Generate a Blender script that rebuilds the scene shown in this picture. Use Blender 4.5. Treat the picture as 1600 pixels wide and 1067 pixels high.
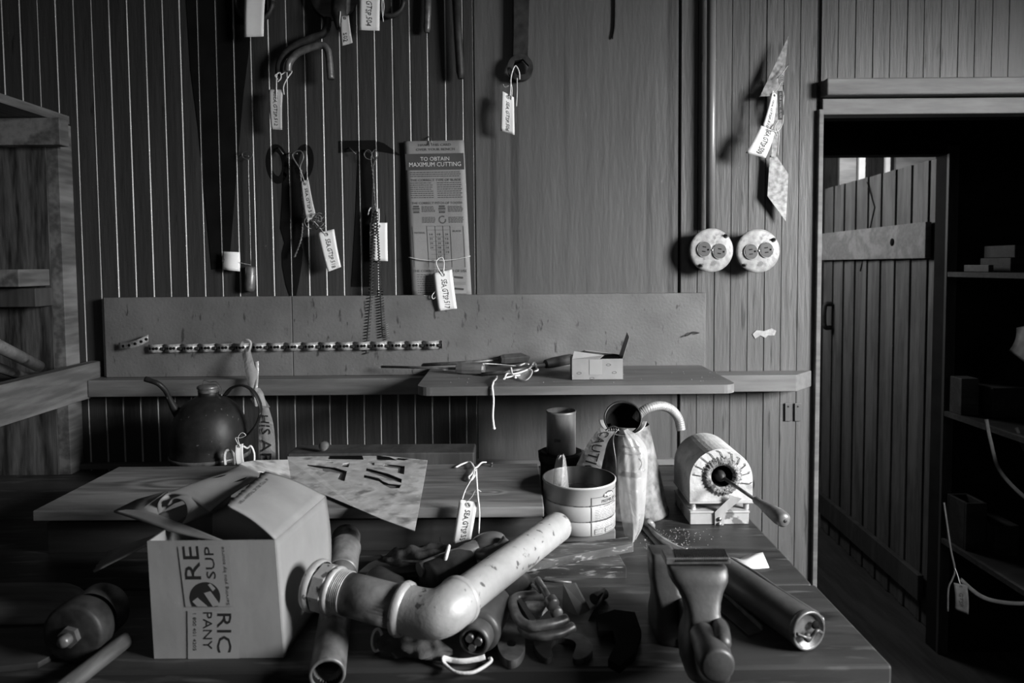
import bpy, bmesh, math, random
from mathutils import Vector, Matrix, Euler
from mathutils.geometry import tessellate_polygon
random.seed(7)
for o in list(bpy.data.objects): bpy.data.objects.remove(o)
C = bpy.context.scene.collection
SC = bpy.context.scene
V = Vector
R = math.radians
# ------------------------------------------------------------------ camera
F = 1067.0; PY = 468.0; D = 1.68; EYE = V((0, -D, 1.395))
cam_d = bpy.data.cameras.new('camera'); cam = bpy.data.objects.new('camera', cam_d); C.objects.link(cam)
cam_d.sensor_width = 36; cam_d.lens = 36*F/1600; cam_d.shift_y = -(533.5-PY)/1600
cam_d.clip_start = .02
PITCH = math.atan(53/F)
CR = (Matrix.Rotation(math.pi/2-PITCH, 3, 'X') @ Matrix.Rotation(-.008, 3, 'Z'))
cam.matrix_world = Matrix.Translation(EYE) @ CR.to_4x4()
cam_d.dof.use_dof = True; cam_d.dof.focus_distance = 1.35; cam_d.dof.aperture_fstop = 5.6
SC.camera = cam
def ray(px, py): return (CR @ V(((px-800)/F, -(py-PY)/F, -1))).normalized()
def A(px, py, y=0.0):            # point of the photograph on the upright plane at this y
    d = ray(px, py); return EYE + d*((y-EYE.y)/d.y)
def H(px, py, z=.9):             # point on the level plane at this z
    d = ray(px, py); return EYE + d*((z-EYE.z)/d.z)
def PA(pts, y=0.0): return [A(p[0], p[1], p[2] if len(p) > 2 else y) for p in pts]
def PH(pts, z=.9): return [H(p[0], p[1], p[2] if len(p) > 2 else z) for p in pts]
# ------------------------------------------------------------------ light and exposure
SC.view_settings.view_transform = 'Standard'; SC.view_settings.look = 'None'
SC.view_settings.gamma = 1; SC.view_settings.use_curve_mapping = False
SC.view_settings.exposure = 1.3
w = bpy.data.worlds.new('world'); SC.world = w; w.use_nodes = True
w.node_tree.nodes['Background'].inputs[0].default_value = (.8, .8, .8, 1)
w.node_tree.nodes['Background'].inputs[1].default_value = .07
def area(name, loc, target, sx, sy, power, spread=180):
    l = bpy.data.lights.new(name, 'AREA'); l.shape = 'RECTANGLE'; l.size = sx; l.size_y = sy; l.energy = power; l.spread = math.radians(spread)
    o = bpy.data.objects.new(name, l); C.objects.link(o); o.location = loc
    o.rotation_euler = (V(target)-V(loc)).to_track_quat('-Z', 'Y').to_euler(); return o
area('window_daylight', (2.22, -1.62, 1.80), (0.30, -.2, .75), .75, .7, 15, 74)
area('far_room_fill', (.64, 1.75, 1.85), (1.55, 1.25, 1.62), .6, .45, 5.5)  # unseen lamp added to light the door leaf
area('far_end_fill', (2.0, 1.95, 2.15), (1.95, 2.8, 1.8), .5, .3, 5)  # unseen lamp added to brighten the boards behind the door
area('rear_fill', (.2, -3.2, 2.0), (0, 0, 1.2), .8, .6, 1.0)  # unseen fill lamp added behind the camera; no window there
# ------------------------------------------------------------------ materials
def mat(name, col, rough=.6, metal=0.0, var=.25, scale=12, st=(1, 1, 1), bump=.15, bscale=60, bst=None, spec=.4, dist=.002, dark=None, dsc=6, dth=(.6, .68), dst=None, trans=0, alpha=1, wear=None):
    m = bpy.data.materials.new(name); m.use_nodes = True; nt = m.node_tree; N = nt.nodes; L = nt.links
    b = N['Principled BSDF']; b.inputs['Roughness'].default_value = rough; b.inputs['Metallic'].default_value = metal
    b.inputs['Specular IOR Level'].default_value = spec
    tc = N.new('ShaderNodeTexCoord')
    def noise(sc, stt, det=5):
        mp = N.new('ShaderNodeMapping'); mp.inputs['Scale'].default_value = stt; L.new(tc.outputs['Object'], mp.inputs[0])
        n = N.new('ShaderNodeTexNoise'); n.inputs['Scale'].default_value = sc; n.inputs['Detail'].default_value = det
        L.new(mp.outputs[0], n.inputs['Vector']); return n
    n = noise(scale, st)
    r = N.new('ShaderNodeValToRGB'); lo = col*(1-var); hi = col*(1+var)
    r.color_ramp.elements[0].position = .3; r.color_ramp.elements[1].position = .7
    r.color_ramp.elements[0].color = (lo, lo, lo, 1); r.color_ramp.elements[1].color = (hi, hi, hi, 1)
    L.new(n.outputs['Fac'], r.inputs[0]); out = r.outputs[0]
    for k, (dv, ds, dt) in enumerate(([(dark, dsc, dth)] if dark is not None else []) + ([wear] if wear else [])):
        n2 = noise(ds, (dst or st) if k == 0 else st, 8); r2 = N.new('ShaderNodeValToRGB')
        r2.color_ramp.elements[0].position = dt[0]; r2.color_ramp.elements[1].position = dt[1]
        r2.color_ramp.elements[0].color = (0, 0, 0, 1); r2.color_ramp.elements[1].color = (1, 1, 1, 1)
        L.new(n2.outputs['Fac'], r2.inputs[0])
        mx = N.new('ShaderNodeMix'); mx.data_type = 'RGBA'; L.new(r2.outputs[0], mx.inputs[0]); L.new(out, mx.inputs[6])
        mx.inputs[7].default_value = (dv, dv, dv, 1); out = mx.outputs[2]
    L.new(out, b.inputs['Base Color'])
    if bump:
        n3 = noise(bscale, bst or st, 6); bp = N.new('ShaderNodeBump'); bp.inputs['Strength'].default_value = bump
        bp.inputs['Distance'].default_value = dist
        L.new(n3.outputs['Fac'], bp.inputs['Height']); L.new(bp.outputs[0], b.inputs['Normal'])
    if trans: b.inputs['Transmission Weight'].default_value = trans; b.inputs['IOR'].default_value = 1.2
    if alpha < 1: b.inputs['Alpha'].default_value = alpha
    return m
def wood(name, col, rough=.65, axis='x', var=.35, sc=7, bump=.4, knots=(), spec=.3):
    st = {'x': (.12, 1, 1), 'y': (1, .12, 1), 'z': (1, 1, .12)}[axis]
    m = bpy.data.materials.new(name); m.use_nodes = True; nt = m.node_tree; N = nt.nodes; L = nt.links
    b = N['Principled BSDF']; b.inputs['Roughness'].default_value = rough; b.inputs['Specular IOR Level'].default_value = spec
    tc = N.new('ShaderNodeTexCoord'); mp = N.new('ShaderNodeMapping'); mp.inputs['Scale'].default_value = st; L.new(tc.outputs['Object'], mp.inputs[0])
    n0 = N.new('ShaderNodeTexNoise'); n0.inputs['Scale'].default_value = sc; n0.inputs['Detail'].default_value = 3; n0.inputs['Distortion'].default_value = .6
    L.new(mp.outputs[0], n0.inputs['Vector'])
    src = n0.outputs['Fac']
    for kx, ky, kr in knots:          # knots: the rings close round these spots
        m2 = N.new('ShaderNodeMapping'); m2.vector_type = 'TEXTURE'; m2.inputs['Location'].default_value = (kx, ky, 0); m2.inputs['Scale'].default_value = (2.4*kr, kr, 9)
        L.new(tc.outputs['Object'], m2.inputs[0]); ln = N.new('ShaderNodeVectorMath'); ln.operation = 'LENGTH'; L.new(m2.outputs[0], ln.inputs[0])
        mr = N.new('ShaderNodeMapRange'); mr.interpolation_type = 'SMOOTHSTEP'; mr.inputs[1].default_value = 0; mr.inputs[2].default_value = 1; mr.inputs[3].default_value = .55; mr.inputs[4].default_value = 0
        L.new(ln.outputs['Value'], mr.inputs[0]); ad0 = N.new('ShaderNodeMath'); L.new(src, ad0.inputs[0]); L.new(mr.outputs[0], ad0.inputs[1]); src = ad0.outputs[0]
    mu = N.new('ShaderNodeMath'); mu.operation = 'MULTIPLY'; mu.inputs[1].default_value = 22; L.new(src, mu.inputs[0])
    si = N.new('ShaderNodeMath'); si.operation = 'SINE'; L.new(mu.outputs[0], si.inputs[0])
    n1 = N.new('ShaderNodeTexNoise'); n1.inputs['Scale'].default_value = sc*14; n1.inputs['Detail'].default_value = 4; L.new(mp.outputs[0], n1.inputs['Vector'])
    ad = N.new('ShaderNodeMath'); ad.operation = 'MULTIPLY_ADD'; ad.inputs[1].default_value = .22; L.new(si.outputs[0], ad.inputs[0]); L.new(n1.outputs['Fac'], ad.inputs[2])
    r = N.new('ShaderNodeValToRGB'); lo = col*(1-var); hi = col*(1+var)
    r.color_ramp.elements[0].position = .2; r.color_ramp.elements[1].position = .75
    r.color_ramp.elements[0].color = (lo, lo, lo, 1); r.color_ramp.elements[1].color = (hi, hi, hi, 1)
    L.new(ad.outputs[0], r.inputs[0]); L.new(r.outputs[0], b.inputs['Base Color'])
    bp = N.new('ShaderNodeBump'); bp.inputs['Strength'].default_value = bump; bp.inputs['Distance'].default_value = .001
    L.new(ad.outputs[0], bp.inputs['Height']); L.new(bp.outputs[0], b.inputs['Normal'])
    return m
def _f(): pass
def film(name, col, alpha, rough=.15):
    m = bpy.data.materials.new(name); m.use_nodes = True; nt = m.node_tree; N = nt.nodes; L = nt.links
    b = N['Principled BSDF']; b.inputs['Base Color'].default_value = (col, col, col, 1); b.inputs['Roughness'].default_value = rough
    b.inputs['Specular IOR Level'].default_value = .9; b.inputs['Alpha'].default_value = alpha
    tc = N.new('ShaderNodeTexCoord'); n = N.new('ShaderNodeTexNoise'); n.inputs['Scale'].default_value = 28; n.inputs['Detail'].default_value = 3; n.inputs['Distortion'].default_value = 1.2
    L.new(tc.outputs['Object'], n.inputs['Vector']); bp = N.new('ShaderNodeBump'); bp.inputs['Strength'].default_value = .7; bp.inputs['Distance'].default_value = .006
    L.new(n.outputs['Fac'], bp.inputs['Height']); L.new(bp.outputs[0], b.inputs['Normal']); return m
M = dict(
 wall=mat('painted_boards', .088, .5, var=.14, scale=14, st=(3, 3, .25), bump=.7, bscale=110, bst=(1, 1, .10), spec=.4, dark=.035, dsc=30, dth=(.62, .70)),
 wall_shaded=mat('shaded_painted_boards', .039, .5, var=.14, scale=14, st=(3, 3, .25), bump=.7, bscale=110, bst=(1, 1, .10), spec=.15, dark=.018, dsc=26, dth=(.66, .72)),  # wall paint darkened on the left boards to paint in the light falloff
 edge=mat('lit_groove_edge', .36, .45, var=.5, scale=26, st=(1, 1, .25), bump=.2, spec=.7),  # left groove edges lightened to paint in the light they catch
 panel=mat('painted_plywood', .080, .45, var=.16, scale=9, st=(3, 1, .3), bump=.5, bscale=85, bst=(1.0, 1, .16), spec=.55, dist=.002, wear=(.16, 60, (.70, .8)), dark=.045, dsc=24, dst=(1.5, 1, .03), dth=(.60, .68)),
 bback=mat('painted_backboard', .128, .5, var=.2, scale=9, bump=.35, bscale=160, spec=.35, dark=.05, dsc=40, dst=(2, 1, .6), dth=(.64, .70)),
 rail=wood('painted_rail_wood', .12, .5, 'x', .26, 6, .3),
 lwood=wood('weathered_pale_wood', .12, .7, 'y', .45, 6, .5),
 ply=wood('rough_plywood', .05, .6, 'z', .7, 10, 1.0),
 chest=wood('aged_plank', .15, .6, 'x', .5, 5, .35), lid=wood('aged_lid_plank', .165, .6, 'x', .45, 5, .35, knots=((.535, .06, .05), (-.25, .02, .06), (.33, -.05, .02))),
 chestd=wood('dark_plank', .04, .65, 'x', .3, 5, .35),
 bench=mat('worn_bench_top', .036, .45, var=.4, scale=16, st=(.15, 1, 1), bump=.5, bscale=45, spec=.25, dark=.014, dsc=22, dth=(.54, .64), wear=(.09, 60, (.57, .70))),
 dusty=mat('dusty_old_board', .085, .75, var=.5, scale=22, st=(.2, 1, 1), bump=.7, bscale=60, spec=.2, dark=.03, dsc=16, dth=(.52, .62), wear=(.24, 160, (.56, .66))),
 lintel=wood('painted_lintel', .135, .5, 'x', .3, 7, .3),
 dwood=wood('dark_old_wood', .05, .6, 'z', .3, 6, .4),
 door=wood('old_door_boards', .085, .6, 'z', .3, 8, .4),
 dbrace=wood('pale_door_brace', .17, .6, 'x', .25, 6, .4),
 handle=wood('turned_handle_wood', .12, .38, 'x', .25, 12, .15, spec=.6),
 black=mat('black_paint', .008, .85, var=.3, bump=.05, spec=.03),
 ink=mat('black_ink', .02, .7, var=.1, bump=0, spec=.2),
 inkg=mat('faded_ink', .06, .7, var=.2, bump=0, spec=.2),
 tag=mat('manila_tag', .80, .6, var=.06, scale=20, bump=.1, bscale=40, spec=.2),
 tagd=mat('aged_tag', .5, .65, var=.1, scale=20, bump=.1, spec=.2),
 string=mat('white_cotton_tape', .72, .8, var=.1, scale=60, bump=.5, bscale=300, spec=.1),
 poster=mat('old_poster_card', .20, .6, var=.12, scale=14, bump=.2, spec=.25, dark=.14, dsc=9, dth=(.62, .72)),
 steel=mat('galvanised_pipe', .45, .44, .2, var=.1, scale=45, bump=.25, bscale=160, spec=.6, dark=.12, dsc=70, dth=(.62, .66)),
 steeld=mat('dull_pipe', .17, .46, .3, var=.35, scale=40, bump=.25, bscale=140, dark=.06, dsc=30, dth=(.56, .68)),
 galv=mat('spangled_galvanised_sheet', .26, .42, .2, var=.5, scale=95, bump=.08, spec=.5),
 iron=mat('dark_iron', .030, .55, .2, var=.5, scale=50, bump=.3, spec=.35),
 ironm=mat('worn_iron', .13, .40, .4, var=.5, scale=60, bump=.25, spec=.5),
 wire=mat('steel_wire', .22, .35, .8, var=.2, bump=0),
 cover=mat('outlet_cover_paint', .34, .4, .1, var=.3, scale=70, bump=.3, bscale=150, dark=.18, dsc=50, dth=(.57, .66)),
 bake=mat('brown_bakelite', .10, .3, var=.1, bump=0, spec=.6),
 conduit=mat('painted_conduit', .20, .35, .2, var=.1, bump=.1, bscale=60, spec=.6),
 enamel=mat('black_enamel', .012, .47, var=.4, scale=40, bump=.15, bscale=120, spec=.25, wear=(.13, 90, (.67, .74))),
 card=mat('corrugated_card', .27, .7, var=.14, scale=16, st=(1, 1, .5), bump=.3, bscale=40, spec=.2),
 cardt=mat('shiny_packing_tape', .29, .3, var=.08, scale=6, bump=.1, spec=.6),
 carde=mat('torn_card_edge', .30, .8, var=.2, bump=.3),
 smallbox=mat('small_grey_carton', .24, .6, var=.1, scale=30, bump=.1),
 stencil=mat('oiled_stencil_card', .50, .48, var=.4, scale=22, bump=.25, bscale=40, spec=.5, dark=.2, dsc=24, dth=(.52, .68), wear=(.6, 70, (.60, .70))),
 can=mat('painted_can', .46, .36, .15, var=.08, scale=10, bump=.05, spec=.5, dark=.2, dsc=20, dth=(.7, .76)),
 canin=mat('can_inside_metal', .10, .35, .7, var=.3, bump=.1),
 tin=mat('grey_tin', .36, .40, .3, var=.3, scale=50, st=(1, 1, .3), bump=.08),
 cone=mat('mottled_tin_cone', .19, .6, .0, var=.45, scale=50, bump=.2, bscale=90, spec=.3, dark=.08, dsc=34, dth=(.52, .66)),
 film=film('clear_plastic_film', .45, .55), tapef=film('barricade_film', .30, .85, .25),
 furn=mat('white_refractory', .46, .7, var=.2, scale=40, bump=.45, bscale=160, dark=.26, dsc=30, dth=(.62, .72)),
 crust=mat('crumbly_crust', .2, .9, var=.8, scale=160, bump=1.0, bscale=220, dist=.006),
 box=mat('speckled_painted_steel', .40, .5, .2, var=.15, scale=30, bump=.2, dark=.14, dsc=40, dth=(.58, .64)),
 rag=mat('dirty_rag_cloth', .06, .9, var=.35, scale=30, bump=.6, bscale=200, spec=.1),
 paper=mat('white_scrap_paper', .62, .6, var=.06, bump=.1),
 vise=mat('vise_paint', .058, .46, .1, var=.25, scale=40, bump=.2, bscale=120, spec=.6),
 tube=mat('grey_gun_enamel', .065, .4, .15, var=.3, scale=30, bump=.12, spec=.6, dark=.04, dsc=20, dth=(.66, .72)),
 floor=wood('dusty_floor', .04, .7, 'y', .3, 5, .3),
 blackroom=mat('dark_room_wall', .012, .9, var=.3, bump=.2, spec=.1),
 ceil=mat('dark_ceiling', .05, .8, var=.2, bump=.2),
 rope=mat('old_webbing', .05, .8, var=.3, scale=40, bump=.4), store=wood('shaded_store_wood', .018, .7, 'x', .4, 9, .3), store_lit=wood('lit_store_wood', .04, .7, 'x', .4, 9, .3),  # store wood darkened to paint in shade, with a lighter copy for lit edges
 crumbs=mat('pale_dust_crumbs', .45, .9, var=.4, bump=0),
 glass=mat('window_glass', .8, .05, var=0, bump=0, trans=1, alpha=.25),
 fabric=mat('faded_drape', .5, .8, var=.2, bump=.3),
)
# ------------------------------------------------------------------ mesh helpers
class G:
    def __init__(s): s.v = []; s.f = []; s.m = []; s.s = []
    def add(s, vs, fs, mi=0, sm=False):
        b = len(s.v); s.v += [V(p) for p in vs]; s.f += [tuple(b+i for i in f) for f in fs]; s.m += [mi]*len(fs); s.s += [sm]*len(fs); return s
    def box(s, lo, hi, mi=0):
        x0, y0, z0 = lo; x1, y1, z1 = hi
        return s.add([(x0,y0,z0),(x1,y0,z0),(x1,y1,z0),(x0,y1,z0),(x0,y0,z1),(x1,y0,z1),(x1,y1,z1),(x0,y1,z1)],
              [(3,2,1,0),(4,5,6,7),(0,1,5,4),(1,2,6,5),(2,3,7,6),(3,0,4,7)], mi)
    def obox(s, c, ax, ay, az, mi=0):      # centre and three half-axis vectors
        c, ax, ay, az = V(c), V(ax), V(ay), V(az); p = []
        for k in (-1, 1):
            for j, i in ((-1,-1),(-1,1),(1,1),(1,-1)): p.append(c+ax*i+ay*j+az*k)
        return s.add(p, [(3,2,1,0),(4,5,6,7),(0,1,5,4),(1,2,6,5),(2,3,7,6),(3,0,4,7)], mi)
    def tube(s, path, r, n=10, caps=True, mi=0, flat=1.0, up=None, sm=True):
        P = [V(p) for p in path]; k = len(P); rs = r if isinstance(r, (list, tuple)) else [r]*k
        t0 = (P[1]-P[0]).normalized()
        u = V(up) if up else (V((0,0,1)) if abs(t0.z) < .9 else V((1,0,0)))
        u = (u-t0*u.dot(t0)).normalized(); vs = []; fs = []
        for i in range(k):
            t = (P[min(i+1,k-1)]-P[max(i-1,0)])
            t = t.normalized() if t.length > 1e-9 else t0
            u = u-t*u.dot(t); u = u.normalized() if u.length > 1e-6 else V((0,0,1)); w_ = t.cross(u)
            for j in range(n):
                a = 2*math.pi*j/n; vs.append(P[i]+(u*math.cos(a)*flat+w_*math.sin(a))*rs[i])
        for i in range(k-1):
            for j in range(n):
                a, b = i*n+j, i*n+(j+1)%n; fs.append((a, b, b+n, a+n))
        s.add(vs, fs, mi, sm)
        if caps:
            b = len(s.v)-len(vs); s.f += [tuple(b+j for j in reversed(range(n))), tuple(b+(k-1)*n+j for j in range(n))]; s.m += [mi]*2; s.s += [False]*2
        return s
    def lathe(s, p, axis, prof, n=32, mi=0, sm=True, caps=False):   # prof: (radius, distance along axis)
        p = V(p); ax = V(axis).normalized(); u = ax.orthogonal().normalized(); w_ = ax.cross(u); vs = []; fs = []
        for r, h in prof:
            for j in range(n):
                a = 2*math.pi*j/n; vs.append(p+ax*h+(u*math.cos(a)+w_*math.sin(a))*r)
        for i in range(len(prof)-1):
            for j in range(n):
                a, b = i*n+j, i*n+(j+1)%n; fs.append((a, b, b+n, a+n))
        s.add(vs, fs, mi, sm)
        if caps:
            b = len(s.v)-len(vs); k = len(prof); s.f += [tuple(b+j for j in reversed(range(n))), tuple(b+(k-1)*n+j for j in range(n))]; s.m += [mi]*2; s.s += [False]*2
        return s
    def prism(s, poly, t, mi=0, holes=(), ms=None):      # planar polygon (world points) pushed by the vector t
        t = V(t); loops = [[V(p) for p in poly]]+[[V(p) for p in h] for h in holes]
        tri = tessellate_polygon(loops); fl = [p for l in loops for p in l]; n = len(fl)
        fs = [tuple(a) for a in tri]+[tuple(i+n for i in reversed(a)) for a in tri]
        s.add(fl+[p+t for p in fl], fs, mi); b = len(s.v)-2*n; o = 0
        for l in loops:
            for i in range(len(l)):
                j = (i+1) % len(l); s.f.append((b+o+i, b+o+j, b+o+j+n, b+o+i+n)); s.m.append(mi if ms is None else ms); s.s.append(False)
            o += len(l)
        return s
    def surf(s, fn, nu, nv, mi=0, sm=True, th=0):
        vs = [V(fn(i/nu, j/nv)) for i in range(nu+1) for j in range(nv+1)]; q = nv+1
        fs = [(i*q+j, (i+1)*q+j, (i+1)*q+j+1, i*q+j+1) for i in range(nu) for j in range(nv)]
        s.add(vs, fs, mi, sm); return s
    def ell(s, c, r, n=16, mi=0, rot=None):
        vs = []; fs = []; c = V(c)
        for i in range(n//2+1):
            a = math.pi*i/(n//2)
            for j in range(n):
                b = 2*math.pi*j/n; p = V((math.sin(a)*math.cos(b)*r[0], math.sin(a)*math.sin(b)*r[1], math.cos(a)*r[2]))
                if rot: p = rot @ p
                vs.append(c+p)
        for i in range(n//2):
            for j in range(n): a, b = i*n+j, i*n+(j+1)%n; fs.append((a, a+n, b+n, b))
        return s.add(vs, fs, mi, True)
ORG = {}
def props(o, label, cat, group, kind):
    if label: o['label'] = label
    if cat: o['category'] = cat
    if group: o['group'] = group
    if kind: o['kind'] = kind
def thing(name, loc, label, cat, group=None):
    o = bpy.data.objects.new(name, None); o.empty_display_size = .02; C.objects.link(o); o.location = V(loc); ORG[o] = V(loc)
    props(o, label, cat, group, None); return o
def obj(name, g, m, parent=None, label=None, cat=None, group=None, kind=None, bev=0, sol=0, sub=0, weld=False):
    me = bpy.data.meshes.new(name)
    if parent is not None: org = ORG[parent]
    else:
        xs = [p.x for p in g.v]; ys = [p.y for p in g.v]; zs = [p.z for p in g.v]
        org = V(((min(xs)+max(xs))/2, (min(ys)+max(ys))/2, min(zs)))
    me.from_pydata([tuple(p-org) for p in g.v], [], g.f)
    for k in (m if isinstance(m, (list, tuple)) else [m]): me.materials.append(M[k] if isinstance(k, str) else k)
    me.polygons.foreach_set('material_index', g.m); me.polygons.foreach_set('use_smooth', g.s)
    if weld:
        bm = bmesh.new(); bm.from_mesh(me); bmesh.ops.remove_doubles(bm, verts=bm.verts, dist=1e-5); bm.to_mesh(me); bm.free()
    bm = bmesh.new(); bm.from_mesh(me); bmesh.ops.recalc_face_normals(bm, faces=bm.faces); bm.to_mesh(me); bm.free()
    me.update(); o = bpy.data.objects.new(name, me); C.objects.link(o); ORG[o] = org
    if parent is not None: o.parent = parent
    else: o.location = org
    if sub: s_ = o.modifiers.new('subdivision', 'SUBSURF'); s_.levels = s_.render_levels = sub
    if sol: s_ = o.modifiers.new('thickness', 'SOLIDIFY'); s_.thickness = sol; s_.offset = 0
    if bev: b = o.modifiers.new('bevel', 'BEVEL'); b.width = bev; b.segments = 2; b.limit_method = 'ANGLE'; b.angle_limit = R(40)
    props(o, label, cat, group, kind); return o
def struct(name, g, m, **k): return obj(name, g, m, kind='structure', **k)
def cr(pts, n=6):                   # smooth curve through the points
    P = [V(p) for p in pts]; P = [P[0]*2-P[1]]+P+[P[-1]*2-P[-2]]; out = []
    for i in range(1, len(P)-2):
        a, b, c, d = P[i-1:i+3]
        for k in range(n):
            t = k/n; out.append(.5*((2*b)+(c-a)*t+(2*a-5*b+4*c-d)*t*t+(3*b-a-3*c+d)*t**3))
    out.append(P[-2]); return out
def helix(path, Rr, turns, n=12):
    L_ = [0]
    for a, b in zip(path, path[1:]): L_.append(L_[-1]+(b-a).length)
    def at(s_):
        for i in range(len(path)-1):
            if s_ <= L_[i+1]+1e-9:
                t = (s_-L_[i])/max(L_[i+1]-L_[i], 1e-9); return path[i].lerp(path[i+1], t), (path[i+1]-path[i]).normalized()
        return path[-1], (path[-1]-path[-2]).normalized()
    out = []; k = int(turns*n)
    for i in range(k+1):
        p, t = at(L_[-1]*i/k); u = t.cross(V((0, -1, 0.01))).normalized(); w_ = t.cross(u); a = 2*math.pi*i/n
        rr = Rr(i/k) if callable(Rr) else Rr
        out.append(p+(u*math.cos(a)+w_*math.sin(a))*rr)
    return out
def circ(c, u, w_, n=24, a0=0, a1=2*math.pi): return [V(c)+V(u)*math.cos(a0+(a1-a0)*i/n)+V(w_)*math.sin(a0+(a1-a0)*i/n) for i in range(n if a1-a0 > 6.28 else n+1)]
TX = {}
def text_geom(t):
    if t not in TX:
        cu = bpy.data.curves.new('t', 'FONT'); cu.body = t; cu.resolution_u = 2; o = bpy.data.objects.new('t', cu); C.objects.link(o)
        dg = bpy.context.evaluated_depsgraph_get(); me = bpy.data.meshes.new_from_object(o.evaluated_get(dg))
        vs = [(p.co.x, p.co.y) for p in me.vertices]; fs = [tuple(p.vertices) for p in me.polygons]
        bpy.data.objects.remove(o); bpy.data.curves.remove(cu); bpy.data.meshes.remove(me)
        x0 = min(p[0] for p in vs); x1 = max(p[0] for p in vs)
        vs = [((x-x0)/(x1-x0), y/.7) for x, y in vs]; TX[t] = (vs, fs)
    return TX[t]
def lettering(g, S, t, u0, u1, v0, v1, off, mi=0, slant=0.0, wob=0.0):   # S(u, v) -> point; x of the text runs along u, its height along v
    vs, fs = text_geom(t); out = []
    for x, y in vs: out.append(V(S(u0+(u1-u0)*(x+slant*y), v0+(v1-v0)*(y+wob*math.sin(x*17))))+V(off))
    g.add(out, fs, mi)
def quadS(a, b, c, d):              # a hole-left, b hole-right, c end-right, d end-left
    a, b, c, d = map(V, (a, b, c, d)); return lambda u, v: a.lerp(d, u).lerp(b.lerp(c, u), v)
# ================================================================== the room
def beads(name, x0, x1, z0, z1, y, pitch, deep, wl, wr, ms, label=None, seed=1, th=.02):
    rnd = random.Random(seed); g = G(); x = x0
    while x < x1-1e-6:
        xe = min(x+pitch*rnd.uniform(.97, 1.03), x1)
        if x1-xe < pitch*.4: xe = x1
        a = rnd.uniform(-.0005, .0005); c = rnd.uniform(-.0005, .0005)
        ya, yb, yg = y+a, y+c, y+deep
        g.add([(x+wr,ya,z0),(xe-wl,yb,z0),(xe-wl,yb,z1),(x+wr,ya,z1)], [(0,1,2,3)], 0)
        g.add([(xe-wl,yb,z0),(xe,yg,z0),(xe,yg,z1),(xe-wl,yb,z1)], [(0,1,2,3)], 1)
        g.add([(xe,yg,z0),(xe+.0003,y+c,z0),(xe+.0003,y+c,z1),(xe,yg,z1)], [(0,1,2,3)], 0)
        if wr: g.add([(xe+.0003,y+c,z0),(xe+wr,y+c,z0),(xe+wr,y+c,z1),(xe+.0003,y+c,z1)], [(0,1,2,3)], 0)
        x = xe
    g.box((x0, y+deep+.001, z0), (x1, y+deep+th, z1))
    return struct(name, g, ms, label=label)
def wx(px, py=400): return A(px, py, 0).x
def wz(py, px=800): return A(px, py, 0).z
ZT = 2.25
X_PL, X_GAP, X_DOOR = wx(745), wx(1061), wx(1281)
beads('wall_back', -1.9, X_PL-.001, 0, ZT, 0, .0425, .0035, .0042, .0, ['wall_shaded', 'edge'], seed=3)
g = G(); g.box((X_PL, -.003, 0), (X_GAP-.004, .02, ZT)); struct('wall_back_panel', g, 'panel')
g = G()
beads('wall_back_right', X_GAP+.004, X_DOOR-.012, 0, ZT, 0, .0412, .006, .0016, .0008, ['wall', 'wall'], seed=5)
g.box((X_DOOR-.012, -.012, 0), (X_DOOR, .06, wz(172, 1283))); struct('trim_1', g, 'lintel', bev=.002)
zl = wz(180, 1400); x_r = 2.25
beads('wall_back_above_door', X_DOOR-.002, x_r, wz(125, 1400), ZT, .004, .0412, .006, .0016, .0008, ['wall', 'wall'], seed=9)
g = G(); g.box((X_DOOR-.004, -.035, wz(153, 1400)), (x_r, .03, wz(127, 1400))); struct('trim_2', g, 'lintel', bev=.003)
g = G(); g.box((X_DOOR-.004, -.012, zl), (x_r, .03, wz(155, 1400))); struct('trim_3', g, 'lintel', bev=.002)
g = G(); g.box((-1.9, .03, 0), (X_DOOR-.003, .075, ZT)); g.box((X_DOOR-.003, .035, zl+.002), (x_r, .075, ZT)); struct('wall_back_core', g, 'blackroom')
# wall of the doorway's far side, right of the picture
g = G(); g.box((1.62, 0, 0), (x_r, .075, zl)); struct('wall_back_far_right', g, 'wall')
# room shell
g = G(); g.box((-1.95, -3.6, -.05), (3.2, 4.4, 0)); struct('floor', g, 'floor')
g = G(); g.box((-1.95, -3.6, ZT), (3.2, 4.4, ZT+.05)); struct('ceiling', g, 'ceil')
g = G(); g.box((-1.95, -3.55, 0), (-1.9, .075, ZT)); struct('wall_left', g, 'ply')
g = G(); g.box((-1.9, -3.6, 0), (3.2, -3.55, ZT)); struct('wall_front', g, 'ply')
# right wall with the window the light comes through
g = G(); X = 2.3
for lo, hi in (((X,-3.55,0),(X+.05,-2.15,ZT)), ((X,-1.05,0),(X+.05,.075,ZT)), ((X,-2.15,0),(X+.05,-1.05,1.38)), ((X,-2.15,2.2),(X+.05,-1.05,ZT))): g.box(lo, hi)
struct('wall_right', g, 'wall')
wn = thing('window_1', (X, -1.6, 1.38), None, None); wn['kind'] = 'structure'
g = G()
for lo, hi in (((X-.01,-2.15,1.38),(X+.06,-2.11,2.2)), ((X-.01,-1.09,1.38),(X+.06,-1.05,2.2)), ((X-.01,-2.11,1.38),(X+.06,-1.09,1.41)), ((X-.01,-2.11,2.17),(X+.06,-1.09,2.2))): g.box(lo, hi)
obj('window_frame', g, 'lintel', wn)
g = G(); g.box((X+.025, -2.11, 1.41), (X+.028, -1.09, 2.17)); obj('window_pane', g, 'glass', wn)
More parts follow.
